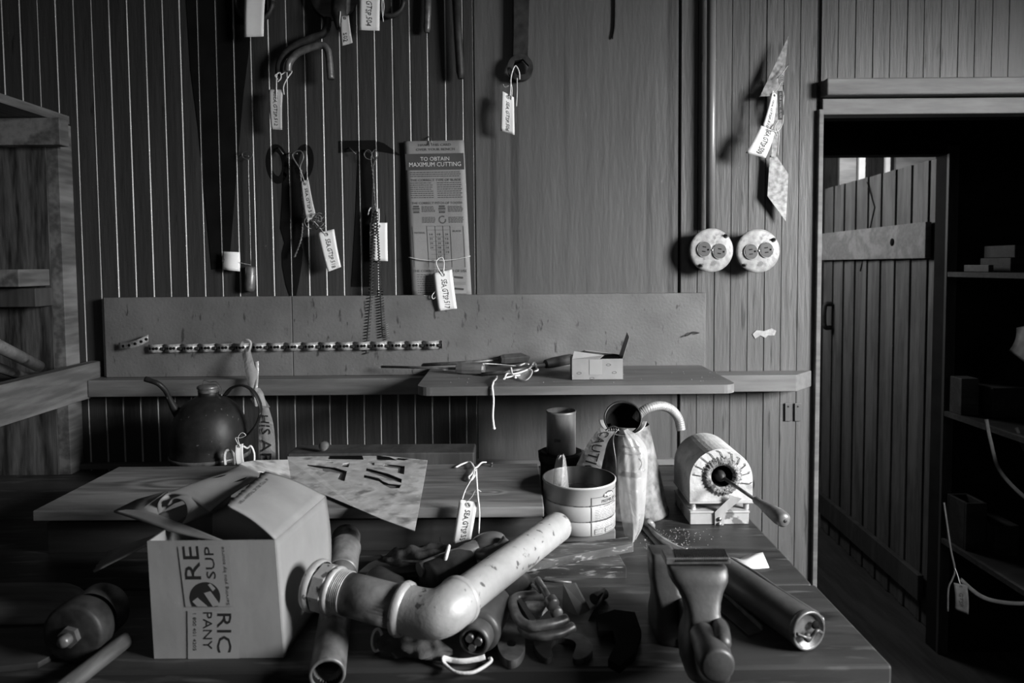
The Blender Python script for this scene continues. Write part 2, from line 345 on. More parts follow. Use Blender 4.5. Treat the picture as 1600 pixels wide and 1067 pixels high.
# far room seen through the doorway
yb = .70; xo = A(1474, 500, yb).x; zo = A(1380, 242, yb).z
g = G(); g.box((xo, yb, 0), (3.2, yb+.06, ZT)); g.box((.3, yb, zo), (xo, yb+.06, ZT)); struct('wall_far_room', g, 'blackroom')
g = G(); g.box((xo, yb-.012, 0), (xo+.035, yb, zo+.03)); struct('trim_4', g, 'dwood')
g = G()
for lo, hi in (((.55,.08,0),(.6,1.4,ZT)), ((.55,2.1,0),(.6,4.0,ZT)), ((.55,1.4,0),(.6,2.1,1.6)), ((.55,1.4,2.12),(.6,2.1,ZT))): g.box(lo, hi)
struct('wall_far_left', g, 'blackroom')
wn = thing('added_window', (.575, 1.75, 1.6), None, None); wn['kind'] = 'structure'  # unseen window added as an opening for the far-room lamp
g = G()
for lo, hi in (((.545,1.4,1.6),(.605,1.43,2.12)), ((.545,2.07,1.6),(.605,2.1,2.12)), ((.545,1.43,1.6),(.605,2.07,1.63)), ((.545,1.43,2.09),(.605,2.07,2.12))): g.box(lo, hi)
obj('window_frame', g, 'lintel', wn)
g = G(); g.box((.574,1.43,1.63),(.577,2.07,2.09)); obj('window_pane', g, 'glass', wn)
beads('wall_far_end', .6, 3.2, 0, ZT, 3.6, .09, .01, .003, 0, ['door', 'door'], seed=2)
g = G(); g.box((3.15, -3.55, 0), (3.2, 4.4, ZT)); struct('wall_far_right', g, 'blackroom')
# plywood partition, shelf and plank on the left
px_ = A(123, 500, 0).x
g = G(); g.box((-1.9, -.055, .5), (px_-.028, -.045, 1.735)); struct('wall_left_partition', g, 'ply')
g = G(); g.box((px_-.028, -.052, .5), (px_, -.001, 1.742)); struct('trim_5', g, 'lwood', bev=.001)
g = G(); g.box((-1.9, -.9, 1.745), (px_, -.005, 1.765)); obj('plank_shelf', g, 'lwood', label='rough plank shelf high on the left above the plywood', cat='shelf', bev=.001)
g = G(); g.box((-1.9, -.09, A(0, 228, -.08).z), (A(93, 200, -.09).x, -.057, 1.744)); obj('shelf_cleat', g, 'lwood', label='timber cleat nailed on plywood directly under the high plank shelf', cat='cleat', bev=.002)
g = G(); g.box((-1.9, -.12, A(0, 480, -.12).z), (A(55, 460, -.12).x, -.057, A(0, 451, -.12).z)); obj('shelf_cleat', g, 'dwood', label='dark timber cleat on the plywood at mid height, far left', cat='cleat', bev=.002)
g = G(); g.box((-1.9, -.16, A(0, 448, -.13).z), (A(29, 430, -.16).x, -.057, A(0, 421, -.16).z)); obj('wood_block', g, 'lwood', label='short pale wood block resting on the mid-height cleat at far left', cat='block', bev=.002)
x_p = A(162, 580, 0).x
g = G(); g.add([(x_p-.03,-1.0,A(162,565,0).z-.002),(x_p,-1.0,A(162,565,0).z-.002),(x_p,-.001,A(162,563,0).z),(x_p-.03,-.001,A(162,563,0).z),
  (x_p-.03,-1.0,1.082),(x_p,-1.0,1.082),(x_p,-.001,1.086),(x_p-.03,-.001,1.086)], [(0,1,2,3),(7,6,5,4),(4,5,1,0),(5,6,2,1),(6,7,3,2),(7,4,0,3)])
obj('side_plank', g, 'lwood', label='pale nailed plank on edge running forward along the left side', cat='plank', bev=.002)
# rail, backboard, shelf board
zr = A(700, 583, 0).z; yr = -.068
g = G(); xe0, xe1 = A(1245, 590, yr).x, A(1268, 590, -.001).x; g.prism([(x_p+.001, yr, zr-.04), (xe0, yr, zr-.04), (xe1, -.001, zr-.04), (x_p+.001, -.001, zr-.04)], (0,0,.04)); struct('trim_6', g, 'rail', bev=.002)
bx0, bx1 = A(162, 520, -.03).x, A(1103, 520, -.03).x; bj = A(456, 520, -.03).x; zb = A(700, 461, -.03).z
g = G(); g.box((bx0, -.026, zr+.0005), (bj-.0008, -.004, zb)); g.box((bj+.0008, -.026, zr+.0005), (bx1, -.004, zb)); struct('trim_7', g, 'bback', bev=.001)
zs = zr+.019; yf = H(900, 603, zs).y
def rr(x0, y0, x1, y1, r, z, n=6):
    out = []
    for cx, cy, a in ((x1-r, y0+r, -90), (x1-.004, y1-.004, 0), (x0+.004, y1-.004, 90), (x0+r, y0+r, 180)):
        q = r if cy < (y0+y1)/2 else .004
        for i in range(n+1): t = R(a+90*i/n); out.append(V((cx+q*math.cos(t), cy+q*math.sin(t), z)))
    return out
g = G(); g.prism(rr(A(650,605,yf).x, yf, A(1153,605,yf).x, -.028, .028, zs), (0, 0, -.018), 0, ms=0)
obj('shelf_board', g, 'rail', label='rounded-corner wooden shelf board lying on the wall rail', cat='shelf', bev=.0025)
# work bench
yf_b = H(1395, 1040, .9).y; BX = H(1395, 1040, .9).x
be = thing('workbench', (0, -.4, 0), 'heavy worn wooden workbench with dark plank top under all the tools', 'workbench')
g = G(); j1 = H(1300, 912, .9).y
g.box((-1.75, yf_b, .845), (BX, j1-.0008, .9)); g.box((-1.75, j1+.0008, .845), (BX-.004, -.02, .9)); obj('bench_top', g, 'bench', be, bev=.004)
for x in (-1.65, BX-.12):
    for y in (yf_b+.04, -.14): g = G(); g.box((x, y, 0), (x+.09, y+.09, .845)); obj('leg', g, 'dwood', be)
g = G(); g.box((-1.7, yf_b+.015, .73), (BX-.03, yf_b+.04, .845)); obj('apron', g, 'dwood', be)
g = G(); g.box((-1.3, -.018, .901), (A(1060,735,0).x, -.002, .915)); struct('baseboard_back', g, 'rail')
# long low chest on the bench
zc = .988; yc0 = H(450, 795, zc).y; yc1 = H(450, 727, zc).y; cxr = A(850, 795, yc0).x; cxl = A(50, 795, yc0).x
ch = thing('plank_chest', ((cxl+cxr)/2, (yc0+yc1)/2, .9), 'long low plank box at the back of the bench behind the cardboard carton', 'box')
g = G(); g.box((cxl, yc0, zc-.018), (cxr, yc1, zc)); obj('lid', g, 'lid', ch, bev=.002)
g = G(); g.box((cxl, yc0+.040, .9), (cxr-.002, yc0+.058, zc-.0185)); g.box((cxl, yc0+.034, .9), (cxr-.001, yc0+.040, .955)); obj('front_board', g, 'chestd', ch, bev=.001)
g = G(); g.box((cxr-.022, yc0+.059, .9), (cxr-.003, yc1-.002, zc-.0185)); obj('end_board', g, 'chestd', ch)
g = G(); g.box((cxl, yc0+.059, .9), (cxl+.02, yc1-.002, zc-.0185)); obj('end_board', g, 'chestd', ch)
# ================================================================== things hanging on the wall
def tag(label, q, y, text=None, strings=(), curl=.004, m='tag', sr=.0016, tv=(.2, .46), tu=(.2, .95), group='inventory tags tied to the tools', eyelet=True, flip=False, loc=None, wavy=1, clip=0):
    P = PA(q, y); S0 = quadS(*P); n = (P[1]-P[0]).cross(P[3]-P[0]).normalized()
    if n.dot(EYE-P[0]) < 0: n = -n
    S = lambda u, v: S0(u, v)+n*(curl*math.sin(math.pi*u)*wavy+curl*.12*math.sin(2*math.pi*v+u))
    r = thing('paper_tag', loc or P[0].lerp(P[1], .5), label, 'tag', group)
    g = G()
    def Sc(u, v):                     # clipped corners at the string end
        k = max(0, .08-u)/.08*clip; return S(u, k+(1-2*k)*v)
    g.surf(Sc, 12, 6); obj('card', g, m, r, sol=.0004)
    L_ = (P[3]-P[0]).length; W_ = (P[1]-P[0]).length
    if eyelet:
        g = G(); c = S(.09, .5); ux = (P[1]-P[0]).normalized(); uy = (P[3]-P[0]).normalized(); k = min(.0042, W_*.16)
        for rr_ in (k, k*.55): g.tube(circ(c+n*.0008, ux*rr_, uy*rr_, 12)+[c+n*.0008+ux*rr_], .0004, 5)
        obj('eyelet', g, 'inkg', r)
    if text:
        g = G(); a, b = tv
        if flip: lettering(g, S, text, tu[1], tu[0], b, a, n*.0009, slant=.02, wob=.1)
        else: lettering(g, S, text, tu[0], tu[1], a, b, n*.0009, slant=.02, wob=.1)
        obj('handwriting', g, 'ink', r)
    for s_ in strings:
        w_ = s_[0] if isinstance(s_[0], (int, float)) else sr; pts = s_[1] if isinstance(s_[0], (int, float)) else s_
        g = G(); g.tube(cr(PA(pts, y-.002)), w_, 8, flat=.6); obj('string', g, 'string', r)
    return r
# painted outlines of tools on the boards: thin paint, broken where the grooves run
def clipx(poly, x, side):
    out = []
    for i in range(len(poly)):
        a, b = poly[i-1], poly[i]; fa, fb = (a.x-x)*side, (b.x-x)*side
        if (fa >= 0) != (fb >= 0): out.append(a.lerp(b, fa/(fa-fb)))
        if fb >= 0: out.append(b)
    return out
def groove_xs(x0, x1, pitch, seed):
    rnd = random.Random(seed); xs = []; x = x0
    while x < x1-1e-6:
        xe = min(x+pitch*rnd.uniform(.97, 1.03), x1)
        if x1-xe < pitch*.4: xe = x1
        rnd.uniform(-.0005, .0005); rnd.uniform(-.0005, .0005); xs.append(xe); x = xe
    return xs
GX = [-1.9]+groove_xs(-1.9, X_PL-.001, .0425, 3)
def silhouette(name, polys, label, cat):
    g = G()
    for pts in polys:
        P = PA(pts, -.0016)
        for a, b in zip(GX, GX[1:]):
            q = clipx(clipx(P, a+.0008, 1), b-.0036, -1)
            if len(q) > 2 and max(p.x for p in q)-min(p.x for p in q) > .0004: g.prism(q, (0, .0009, 0))
    obj(name, g, 'black', label=label, cat=cat)
def bow(c, rx, ry, tilt, ir, a0=0, a1=360, n=30, ro=None):   # ring band as short quads
    out = []; t = R(tilt); ct, st = math.cos(t), math.sin(t)
    def pt(a, x, y): dx, dy = x*math.cos(a), y*math.sin(a); return (c[0]+dx*ct-dy*st, c[1]+dx*st+dy*ct)
    outer = [pt(R(a0+(a1-a0)*i/n), rx, ry) for i in range(n+1)]; inner = [pt(R(a0+(a1-a0)*i/n), rx*ir[0], ry*ir[1]) for i in range(n+1)]
    for i in range(n): out.append([outer[i], outer[i+1], inner[i+1], inner[i]])
    return out
silhouette('painted_saw_outline', [[(290,-12),(404,-12),(392,55),(380,150),(368,290),(360,390),(358,419),(331,421),(322,330),(310,200),(298,110)]],
           'black painted handsaw shape on the boards, upper left', 'painted outline')
q3 = lambda pts: [(320+x/4.103, 220+y/4.103) for x, y in pts]
silhouette('painted_shears_outline', bow((433,256), 17, 31, -6, (.52,.62))+bow((475,254), 15, 29, 6, (.55,.66))+
  [q3([(505,150),(500,250),(495,400),(485,560),(513,655),(495,720),(497,800),(520,920),(545,995),(585,995),(605,900),(622,790),(628,700),(612,650),(625,540),(622,300),(612,170),(570,120),(530,110)])],
  'black painted tin-snips shape on the boards behind the wire loop', 'painted outline')
q2 = lambda pts: [(360+x/4, y/4) for x, y in pts]
silhouette('painted_hammer_outline', [q2([(680,880),(770,878),(900,876),(960,895),(1010,930),(1068,972),(1000,958),(910,942),(780,945),(680,955)]),
  [(560,234),(584,234),(580,340),(577,448),(549,448),(556,330)]], 'black painted hammer shape on the boards left of the poster', 'painted outline')
# nails and wire pegs
for i, (x, y, dx, dy, lb) in enumerate(((436,232,6,8,'small bent nail in the boards above the left ring of the painted snips'), (547,232,8,8,'small bent nail at the left end of the painted hammer head'), (672,215,3,9,'small nail holding the top edge of the printed poster'), (380,243,8,1,'small nail holding the loop of the thin wire rod'), (572,236,7,3,'small nail holding the pair of wire brushes'), (455,240,9,0,'small nail through the twisted wire loop'), (697,246,0,0,''))[:6]):
    g = G(); g.tube([A(x-2,y-2,.004), A(x,y,-.012), A(x+dx,y+dy,-.017)], .0013, 6); g.ell(A(x+dx,y+dy,-.017), (.0022,.0022,.0022), 8)
    obj('nail', g, 'wire', label=lb, cat='nail', group='nails in the board wall')
# thin rod with a loop and a small cylinder end
t = thing('wire_rod_tool', A(388,243,-.015), 'thin wire rod with looped top and dark roller end hanging on boards', 'tool')
g = G(); g.tube(cr(PA([(388,250),(380,246),(379,239),(388,236),(395,241),(390,249),(388,255),(390,330),(392,420)], -.015)), .0012, 6); obj('rod', g, 'wire', t)
g = G(); g.lathe(A(392,416,-.015), A(390,456,-.015)-A(392,416,-.015), [(0,0),(.010,.001),(.0125,.004),(.0125,.052),(.010,.060),(.004,.062),(0,.064)], 20); obj('roller', g, 'ironm', t)
tag('curled blank tag wired to the thin rod beside the painted saw', [(348,421),(348,393),(375,394),(375,424)], -.016, None, [(.0006, [(365,408),(378,411),(392,414)])], curl=.007)
# twisted wire with loop and coil
t = thing('twisted_wire_loop', A(467,240,-.02), 'looped twisted wire hanging over the painted snips with a curled wire nest', 'wire')
p = cr(PA([(472,268),(461,252),(457,242),(463,236),(471,237),(474,246),(469,260),(470,275),(471,300),(473,330),(471,370),(460,402)], -.02), 8)
g = G(); g.tube(p, .0019, 7); obj('loop', g, 'ironm', t)
g = G(); g.tube(helix(p[50:], .0022, 26, 8), .0011, 5); obj('twist', g, 'ironm', t)
g = G(); rnd = random.Random(4)
for k in range(9):
    c = A(493+rnd.uniform(-9,9), 346+rnd.uniform(-8,8), -.028+rnd.uniform(-.01,.008)); a = V((rnd.uniform(-1,1),rnd.uniform(-1,1),rnd.uniform(-1,1))).normalized(); b = a.orthogonal().normalized(); rr_ = rnd.uniform(.007,.015)
    g.tube(circ(c, a*rr_, b*rr_, 16, 0, rnd.uniform(4, 6.2)), .0011, 5)
obj('wire_nest', g, 'ironm', t)
tag('dull faded tag hanging from the wire loop, upper of two', [(470,284),(482,280),(494,338),(479,348)], -.030, 'SEA.GTSP.518', [(.0008, [(468,262),(472,272),(477,288)])], m='tagd', tv=(.4,.7))
tag('white tag below the curled wire nest, reading down its length', [(496,364),(522,358),(533,417),(512,425)], -.034, 'SEA.GTSP.518', [(.0008, [(490,345),(500,356),(509,368)])], tv=(.38,.66))
# pair of spring-like brushes
t = thing('wire_brush_pair', A(577,240,-.02), 'pair of long twisted wire brushes hanging over the painted hammer handle', 'brush')
for lp, path, br in ([(580,250),(572,247),(569,240),(575,234),(581,240),(580,250),(584,290),(586,330)], [(586,330),(582,400),(580,450),(576,500),(572,553)], 'a'), ([(583,248),(581,240),(586,234),(590,240),(588,248),(583,262),(584,300),(588,330)], [(588,330),(592,400),(594,450),(598,527)], 'b'):
    P = cr(PA(lp, -.022), 6); g = G(); g.tube(P, .0011, 6); g.tube(helix(P[24:], .0016, 14, 8), .0008, 5); obj('wire_loop', g, 'ironm', t)
    P = cr(PA(path, -.026), 6); g = G(); g.tube(P, .0011, 6)
    g.tube(helix(P, lambda s_: (.0054 if br == 'a' else .0022 if s_ < .62 else .0074), 46, 9), .0015, 5); obj('bristle_coil', g, 'iron', t)
g = G(); P = cr(PA([(602,505),(605,530)], -.026), 4); g.tube(helix(P, .0062, 8, 9), .0011, 5); obj('bristle_coil', g, 'ironm', t)
tag('white tag behind the hanging wire brushes, half hidden', [(578,348),(605,348),(606,408),(578,407)], -.014, None, [(.0022, [(575,336),(578,326),(586,323),(588,332),(582,350),(578,365),(584,372)]), (.0022, [(592,326),(592,345),(588,368)]), (.002, [(583,328),(580,350),(585,362)])], curl=.002)
# poster
q = [(631,221),(725,219),(737,462),(645,462)]
P = PA(q, -.008); t = thing('hacksaw_poster', P[3].lerp(P[2], .5), 'tall worn printed hacksaw guide hanging on the boards', 'poster')
S0 = quadS(P[0], P[1], P[2], P[3])
S = lambda u, v: S0(u, v)+V((0, -.012*abs(u-.15)*(v < .5)*(.5-v)*2-.004*math.sin(3*u), 0))
g = G(); g.surf(S, 24, 10); obj('card', g, 'poster', t, sol=.0012)
PS = lambda y_, x_: S(y_, x_)
def prow(g, s_, x0, x1, y0, y1, mi=0): lettering(g, lambda u, v: S(v, u), s_, x0, x1, y1, y0, (0, -.0014, 0), mi)
g = G(); g.surf(lambda a, b: S(.082+.105*a, .012+.97*b)+V((0,-.0012,0)), 6, 10); obj('title_panel', g, 'inkg', t)
g = G()
prow(g, 'TO OBTAIN', .26, .74, .103, .128); prow(g, 'MAXIMUM CUTTING', .07, .93, .137, .165); obj('title_lettering', g, 'tagd', t)
g = G(); prow(g, 'HANG THIS CARD', .24, .78, .018, .034); prow(g, 'OVER YOUR BENCH', .2, .84, .047, .063)
prow(g, 'THE CORRECT TYPE OF BLADE', .08, .92, .244, .259); prow(g, 'THE CORRECT PITCH OF TOOTH', .08, .92, .392, .407); prow(g, 'THE CORRECT METHOD OF USE', .04, .94, .83, .846)
rnd = random.Random(5)
def lines(y0, y1, x0, x1, n):
    for i in range(n):
        y = y0+(y1-y0)*i/n; x = x0
        while x < x1-.02:
            wd = rnd.uniform(.015, .05); xe = min(x+wd, x1)
            g.add([S(y, x)+V((0,-.0013,0)), S(y, xe)+V((0,-.0013,0)), S(y+.0045, xe)+V((0,-.0013,0)), S(y+.0045, x)+V((0,-.0013,0))], [(0,1,2,3)]); x = xe+.012
lines(.2, .238, .08, .92, 3); lines(.268, .375, .07, .45, 8); lines(.268, .375, .52, .93, 8)
lines(.42, .46, .24, .46, 5); lines(.42, .46, .68, .93, 5); lines(.49, .53, .24, .46, 5); lines(.49, .53, .68, .93, 5); lines(.86, .99, .1, .42, 9)
x0, x1, y0, y1 = .07, .92, .548, .815
for y in [y0, y0+.025]+[y0+.07+.028*i for i in range(7)]+[y1]: g.obox(S(y, (x0+x1)/2)+V((0,-.0013,0)), (S(y,x1)-S(y,x0))/2, (0,.0002,0), (0,0,.0003))
for x in (x0, .31, .45, .58, .70, x1):
    g.obox((S(y0,x)+S(y1,x))/2+V((0,-.0016,0)), (S(y1,x)-S(y0,x))/2, (0,.0002,0), (.0003,0,0))
for i, r_ in enumerate((('14','18','24'), ('32','24','14'), ('24','24','18'), ('24','18','14'), ('','18','14'), ('','14',''), ('','12',''))):
    for j, s_ in enumerate(r_):
        if s_: y = y0+.047+.0285*i; prow(g, s_, .35+.13*j, .40+.13*j, y, y+.013)
prow(g, 'MATERIAL', .1, .28, .585, .597); prow(g, 'BLADE', .74, .88, .575, .587)
for cy, cx in ((.44, .15), (.44, .58)):
    for a, b in ((-.04, -.022), (-.016, .0), (.006, .012), (.02, .04)):
        k = math.sqrt(max(0, .0017-min(abs(a), abs(b))**2))*1.35
        g.add([S(cy+a*.6, cx-k)+V((0,-.0013,0)), S(cy+a*.6, cx+k)+V((0,-.0013,0)), S(cy+b*.6, cx+k)+V((0,-.0013,0)), S(cy+b*.6, cx-k)+V((0,-.0013,0))], [(0,1,2,3)])
for i in range(14): 
    a = i*.4; g.obox(S(.507+.022*math.sin(a), .58+.055*math.cos(a))+V((0,-.0014,0)), (.0011,0,0), (0,.0002,0), (0,0,.0011))
for cy in (.88, .955): g.obox(S(cy, .80)+V((0,-.0022,0)), (.0105,0,-.001), (0,.0002,0), (0,0,.0022))
obj('print', g, 'inkg', t)
g = G()
for cy in (.885, .96): g.add([S(cy-.03,.70)+V((0,-.0011,0)), S(cy-.03,.92)+V((0,-.0011,0)), S(cy+.025,.92)+V((0,-.0011,0)), S(cy+.025,.70)+V((0,-.0011,0))], [(0,1,2,3)])
obj('printed_inset', g, 'smallbox', t)
g = G(); g.tube(cr(PA([(639,402),(660,406),(690,407),(712,405),(735,400)], -.023), 5), .0026, 8, flat=.3); obj('band', g, 'string', t)
tag('white tag tied by a band across the lower poster', [(677,427),(706,421),(714,482),(685,486)], -.032, 'SEA.GTSP.517', [(.0018, [(691,430),(684,418),(682,408),(690,402),(694,410),(693,426)]), (.0016, [(680,455),(675,462),(677,467),(683,462)])], tv=(.38,.66), curl=.005)
# bent tube hook
t = thing('bent_tube_handle', A(470,60,-.03), 'dark bent steel rod handle hanging upper left of the hammer outline', 'tool')
g = G(); g.tube(cr(PA([(436,118),(437,100),(446,84),(462,71),(486,60),(504,53),(511,42),(512,28)], -.03), 8), .0088, 14); obj('outer_rod', g, 'iron', t)
g = G(); g.tube(cr(PA([(450,112),(452,98),(464,84),(484,75),(503,71),(511,77),(514,90),(517,124)], -.042), 8), .0085, 14); obj('inner_rod', g, 'ironm', t)
tag('narrow shaded tag tied to the bent rod handle', [(420,140),(442,140),(441,203),(424,202)], -.036, 'SEA.GTSP.512', [(.0018, [(432,162),(432,130),(433,116),(438,114),(439,122),(434,128)]), (.0018, [(438,118),(450,110),(456,112),(448,124),(443,136),(444,148)]), (.0018, [(436,114),(430,118),(434,124)])], tv=(.35,.62), tu=(.12,.9), m='tagd')
# round disc with dark handle, ring tools at the top edge
t = thing('disc_tool', A(524,2,-.03), 'round pale disc with a dark cylindrical handle at the top edge', 'tool')
g = G(); g.lathe(A(523,-6,-.012), (0,-1,0), [(0,0),(.056,0),(.057,.004),(.055,.010),(.0,.012)], 40); obj('disc', g, 'chest', t)
g = G(); g.tube([A(530,-10,-.03), A(529,20,-.045), A(536,44,-.05)], [.018,.018,.016], 18); obj('handle', g, 'iron', t)
tag('shaded tag with white string below the round disc', [(532,26),(545,24),(551,67),(534,72)], -.062, '502', [(.0018, [(532,18),(531,34),(533,48)])], tv=(.25,.6), tu=(.6,.9), m='tagd')
for i, (cx, cy, rr_, lb) in enumerate(((398, 4, 32, 'dark iron ring tool behind the blank tag at top left'), (608, 2, 26, 'dark iron ring tool behind the second top tag'))):
    g = G(); c = A(cx, cy, -.016); k = rr_/635
    g.tube(circ(c, (k*.85,0,0), (0,0,k*.85), 32)+[c+V((k*.85,0,0))], .0085, 10, flat=.7); obj('iron_ring', g, 'iron', label=lb, cat='tool', group='iron rings on the wall')
tag('blank square-ended tag at the top edge above the painted saw', [(383,-14),(415,-14),(412,57),(382,58)], -.04, None, (), curl=.003)
tag('tag cut by the top edge left of the two hanging rods', [(562,-24),(594,-24),(593,48),(561,47)], -.04, 'SEA.GTSP.504', [(.0016, [(597,-5),(597,15),(599,34)]), (.0014, [(598,-5),(600,10),(598,28)])], tv=(.35,.62), tu=(.1,.9), curl=.002)
# two rods
g = G(); g.tube(PA([(669,-20),(668,20),(667,44),(667,51)], -.02), [.0085,.0085,.0085,.006], 14); obj('hanging_rod', g, 'ironm', label='short dark round rod with a drilled end at the top edge', cat='rod', group='rods hung from the wall')
g = G(); g.tube(PA([(712,-20),(716,60),(719,112),(720,123)], -.028), [.0105,.0100,.0095,.007], 14); obj('hanging_rod', g, 'iron', label='longer dark tapered rod right of the short one', cat='rod', group='rods hung from the wall')
g = G(); g.ell(A(667,41,-.029), (.002,.001,.002), 8); 
# box wrench
t = thing('box_wrench', A(814,60,-.02), 'large dark iron ring spanner hanging on the painted plywood', 'wrench')
g = G(); g.prism(PA([(802,-20),(828,-20),(827,60),(826,88),(801,88),(802,40)], -.026), (0,.010,0)); obj('shank', g, 'iron', t, bev=.002)
g = G(); c = A(813,105,-.030); hx = [c+V((math.cos(R(60*i+12))*.0205, 0, math.sin(R(60*i+12))*.0205)) for i in range(6)]
g.prism([c+V((math.cos(R(7.5*i))*.031, 0, math.sin(R(7.5*i))*.031)) for i in range(48)], (0,.016,0), holes=[hx]); obj('ring_head', g, 'iron', t, bev=.0015)
tag('bright white tag hanging below the large ring spanner', [(784,142),(803,152),(804,211),(782,204)], -.040, 'SEA.GTSP.506', [(.0024, [(797,150),(798,135),(799,118),(805,103),(811,112),(812,124)]), (.0018, [(799,156),(800,138),(797,126)]), (.0018, [(808,122),(808,145),(807,166)]), (.0006, [(795,134),(789,136),(786,131)])], tv=(.38,.62), curl=.006)
g = G(); g.tube(cr(PA([(961,-20),(961,20),(960,45),(957,61)], -.008)), [.0030]*18+[.0012], 7); obj('wire_stub', g, 'iron', label='dark thin wire hanging down the painted plywood from the top', cat='wire')
# conduit and round outlet boxes
g = G(); g.tube([A(1112,-30,-.024), A(1111,180,-.024), A(1110,358,-.024)], .0108, 18); obj('conduit', g, 'conduit', label='painted vertical conduit pipe running down to the left outlet', cat='pipe')
for i, (cx, cy, an, lb) in enumerate(((1112, 391, -8, 'left round outlet box below the conduit pipe'), (1185, 392, 6, 'right round outlet box standing alone beside the conduit'))):
    c = A(cx, cy, -.046); t = thing('round_outlet', V((c.x, 0, c.z)), lb, 'outlet', 'round outlet boxes on the wall')
    g = G(); g.lathe(V((c.x,.002,c.z)), (0,-1,0), [(.045,0),(.046,.04),(.050,.042)], 40); obj('box_body', g, 'conduit', t)
    g = G(); g.lathe(V((c.x,-.040,c.z)), (0,-1,0), [(.0515,0),(.0525,.002),(.0515,.0048),(.046,.006),(0,.0065)], 48); obj('cover_plate', g, 'cover', t)
    ca, sa = math.cos(R(an)), math.sin(R(an)); ex, ez = V((ca,0,sa)), V((-sa,0,ca)); f0 = V((c.x,-.0465,c.z))
    for s_ in (-1, 1):
        k = f0+ex*(.0185*s_); g = G(); pl = []
        for j in range(24):
            a = 2*math.pi*j/24; pl.append(k+ex*max(-.0142, min(.0142, .0155*math.cos(a)*1.08))+ez*(.0165*math.sin(a)))
        g.prism(pl, (0,-.004,0)); so = obj('socket', g, 'bake', t, bev=.0008)
        g = G()
        for dz in (.0055, -.0055): g.obox(k+V((0,-.0042,0))+ez*dz+ex*(-.001), ex*.0042, (0,.0003,0), ez*.0011)
        g.lathe(k+V((0,-.0038,0))+ex*.0088, (0,-1,0), [(.0022,0),(.0022,.0008),(0,.0008)], 10); obj('slot', g, 'black', so)
        g = G(); g.tube(circ(k+V((0,-.0025,0)), ex*.0165, ez*.0180, 24)+[k+V((0,-.0025,0))+ex*.0165], .0009, 6); obj('socket_rim', g, 'cover', so)
    g = G(); g.lathe(f0+V((0,-.001,0)), (0,-1,0), [(.0034,0),(.0034,.002),(.002,.003),(0,.003)], 14); obj('screw', g, 'wire', t)
    for dx, dz in (((-.026,-.037),(.034,.034)) if i == 0 else ((-.034,-.035),(.036,.026))):
        g = G(); g.lathe(f0+V((dx,.001,dz)), (0,-1,0), [(.0055,0),(.0055,.002),(0,.002)], 14); g.tube([f0+V((dx+.001,0,dz)), f0+V((dx+.0015,-.010,dz+.003))], .0026, 8); obj('screw', g, 'bake', t)
# sheet-metal pattern with tags
t = thing('sheet_metal_pattern', A(1212,200,-.02), 'tall double-bladed galvanised sheet pattern hanging on the right boards', 'tool')
g = G(); g.prism(PA([(1232,56),(1187,152),(1214,124),(1226,112)], -.034), (0,.0012,0)); obj('upper_blade', g, 'galv', t)
g = G(); g.prism(PA([(1186,151),(1214,124),(1226,112),(1222,140),(1211,165),(1202,176),(1204,150)], -.030), (0,.0010,0)); obj('inner_flap', g, 'galv', t)
g = G(); g.prism(PA([(1209,120),(1219,122),(1226,150),(1222,190),(1212,245),(1205,245),(1208,200),(1214,150)], -.026), (0,.0012,0)); obj('neck', g, 'galv', t)
g = G(); g.prism(PA([(1203,243),(1214,245),(1232,272),(1228,346),(1199,306)], -.022), (0,.0012,0)); obj('lower_blade', g, 'galv', t)
g = G(); P = PA([(1215,142),(1223,142),(1224,187),(1216,187)], -.044); g.prism(P, (0,.001,0)); sb = obj('label_strip', g, 'inkg', t)
g = G(); lettering(g, quadS(*P), '95-NR SMALL BLADE', .06, .94, .3, .7, (0,-.0006,0)); obj('strip_lettering', g, 'cover', sb)
g = G(); g.tube(cr(PA([(1232,101),(1222,115),(1214,122)], -.045)), .0012, 6)
for k in range(3): c = A(1221,122+3*k,-.046); g.tube(circ(c, (.006,0,.002), (-.002,0,.007), 14, 0, 5.6), .0008, 5)
obj('hanging_wire', g, 'wire', t)
tag('bright white upper tag of the pair on the sheet-metal pattern', [(1207,141),(1214,148),(1206,206),(1191,198)], -.052, 'SEA.GTSP.510', [(.0008, [(1209,146),(1216,138),(1221,128)])], tv=(.35,.6), curl=.005)
tag('bright white lower tag of the pair on the sheet-metal pattern', [(1189,196),(1211,205),(1196,247),(1165,239)], -.058, 'SEA.GTSP.509', [(.0018, [(1204,204),(1214,205),(1222,195),(1224,180)]), (.0018, [(1213,200),(1217,212),(1215,243)]), (.0018, [(1216,188),(1210,200),(1214,212)])], tv=(.45,.75), tu=(.05,.9), curl=.006)
# marks on the boards
g = G(); g.tube(cr(PA([(1092,520),(1082,519),(1076,523),(1070,525)], -.034)), .0016, 6); g.tube([A(1090,520,-.024), A(1092,520,-.036)], .0016, 6); obj('bent_nail', g, 'iron', label='bent dark nail sticking out of the backboard, right end', cat='nail')
g = G(); P = PA([(1176,522),(1182,516),(1194,517),(1206,513),(1213,517),(1210,524),(1200,524),(1196,528),(1188,524),(1180,529)], -.0022); g.prism(P, (0,.001,0)); obj('paint_scrape', g, 'cover', label='ragged white scrape on the right boards above the rail', cat='paint mark')
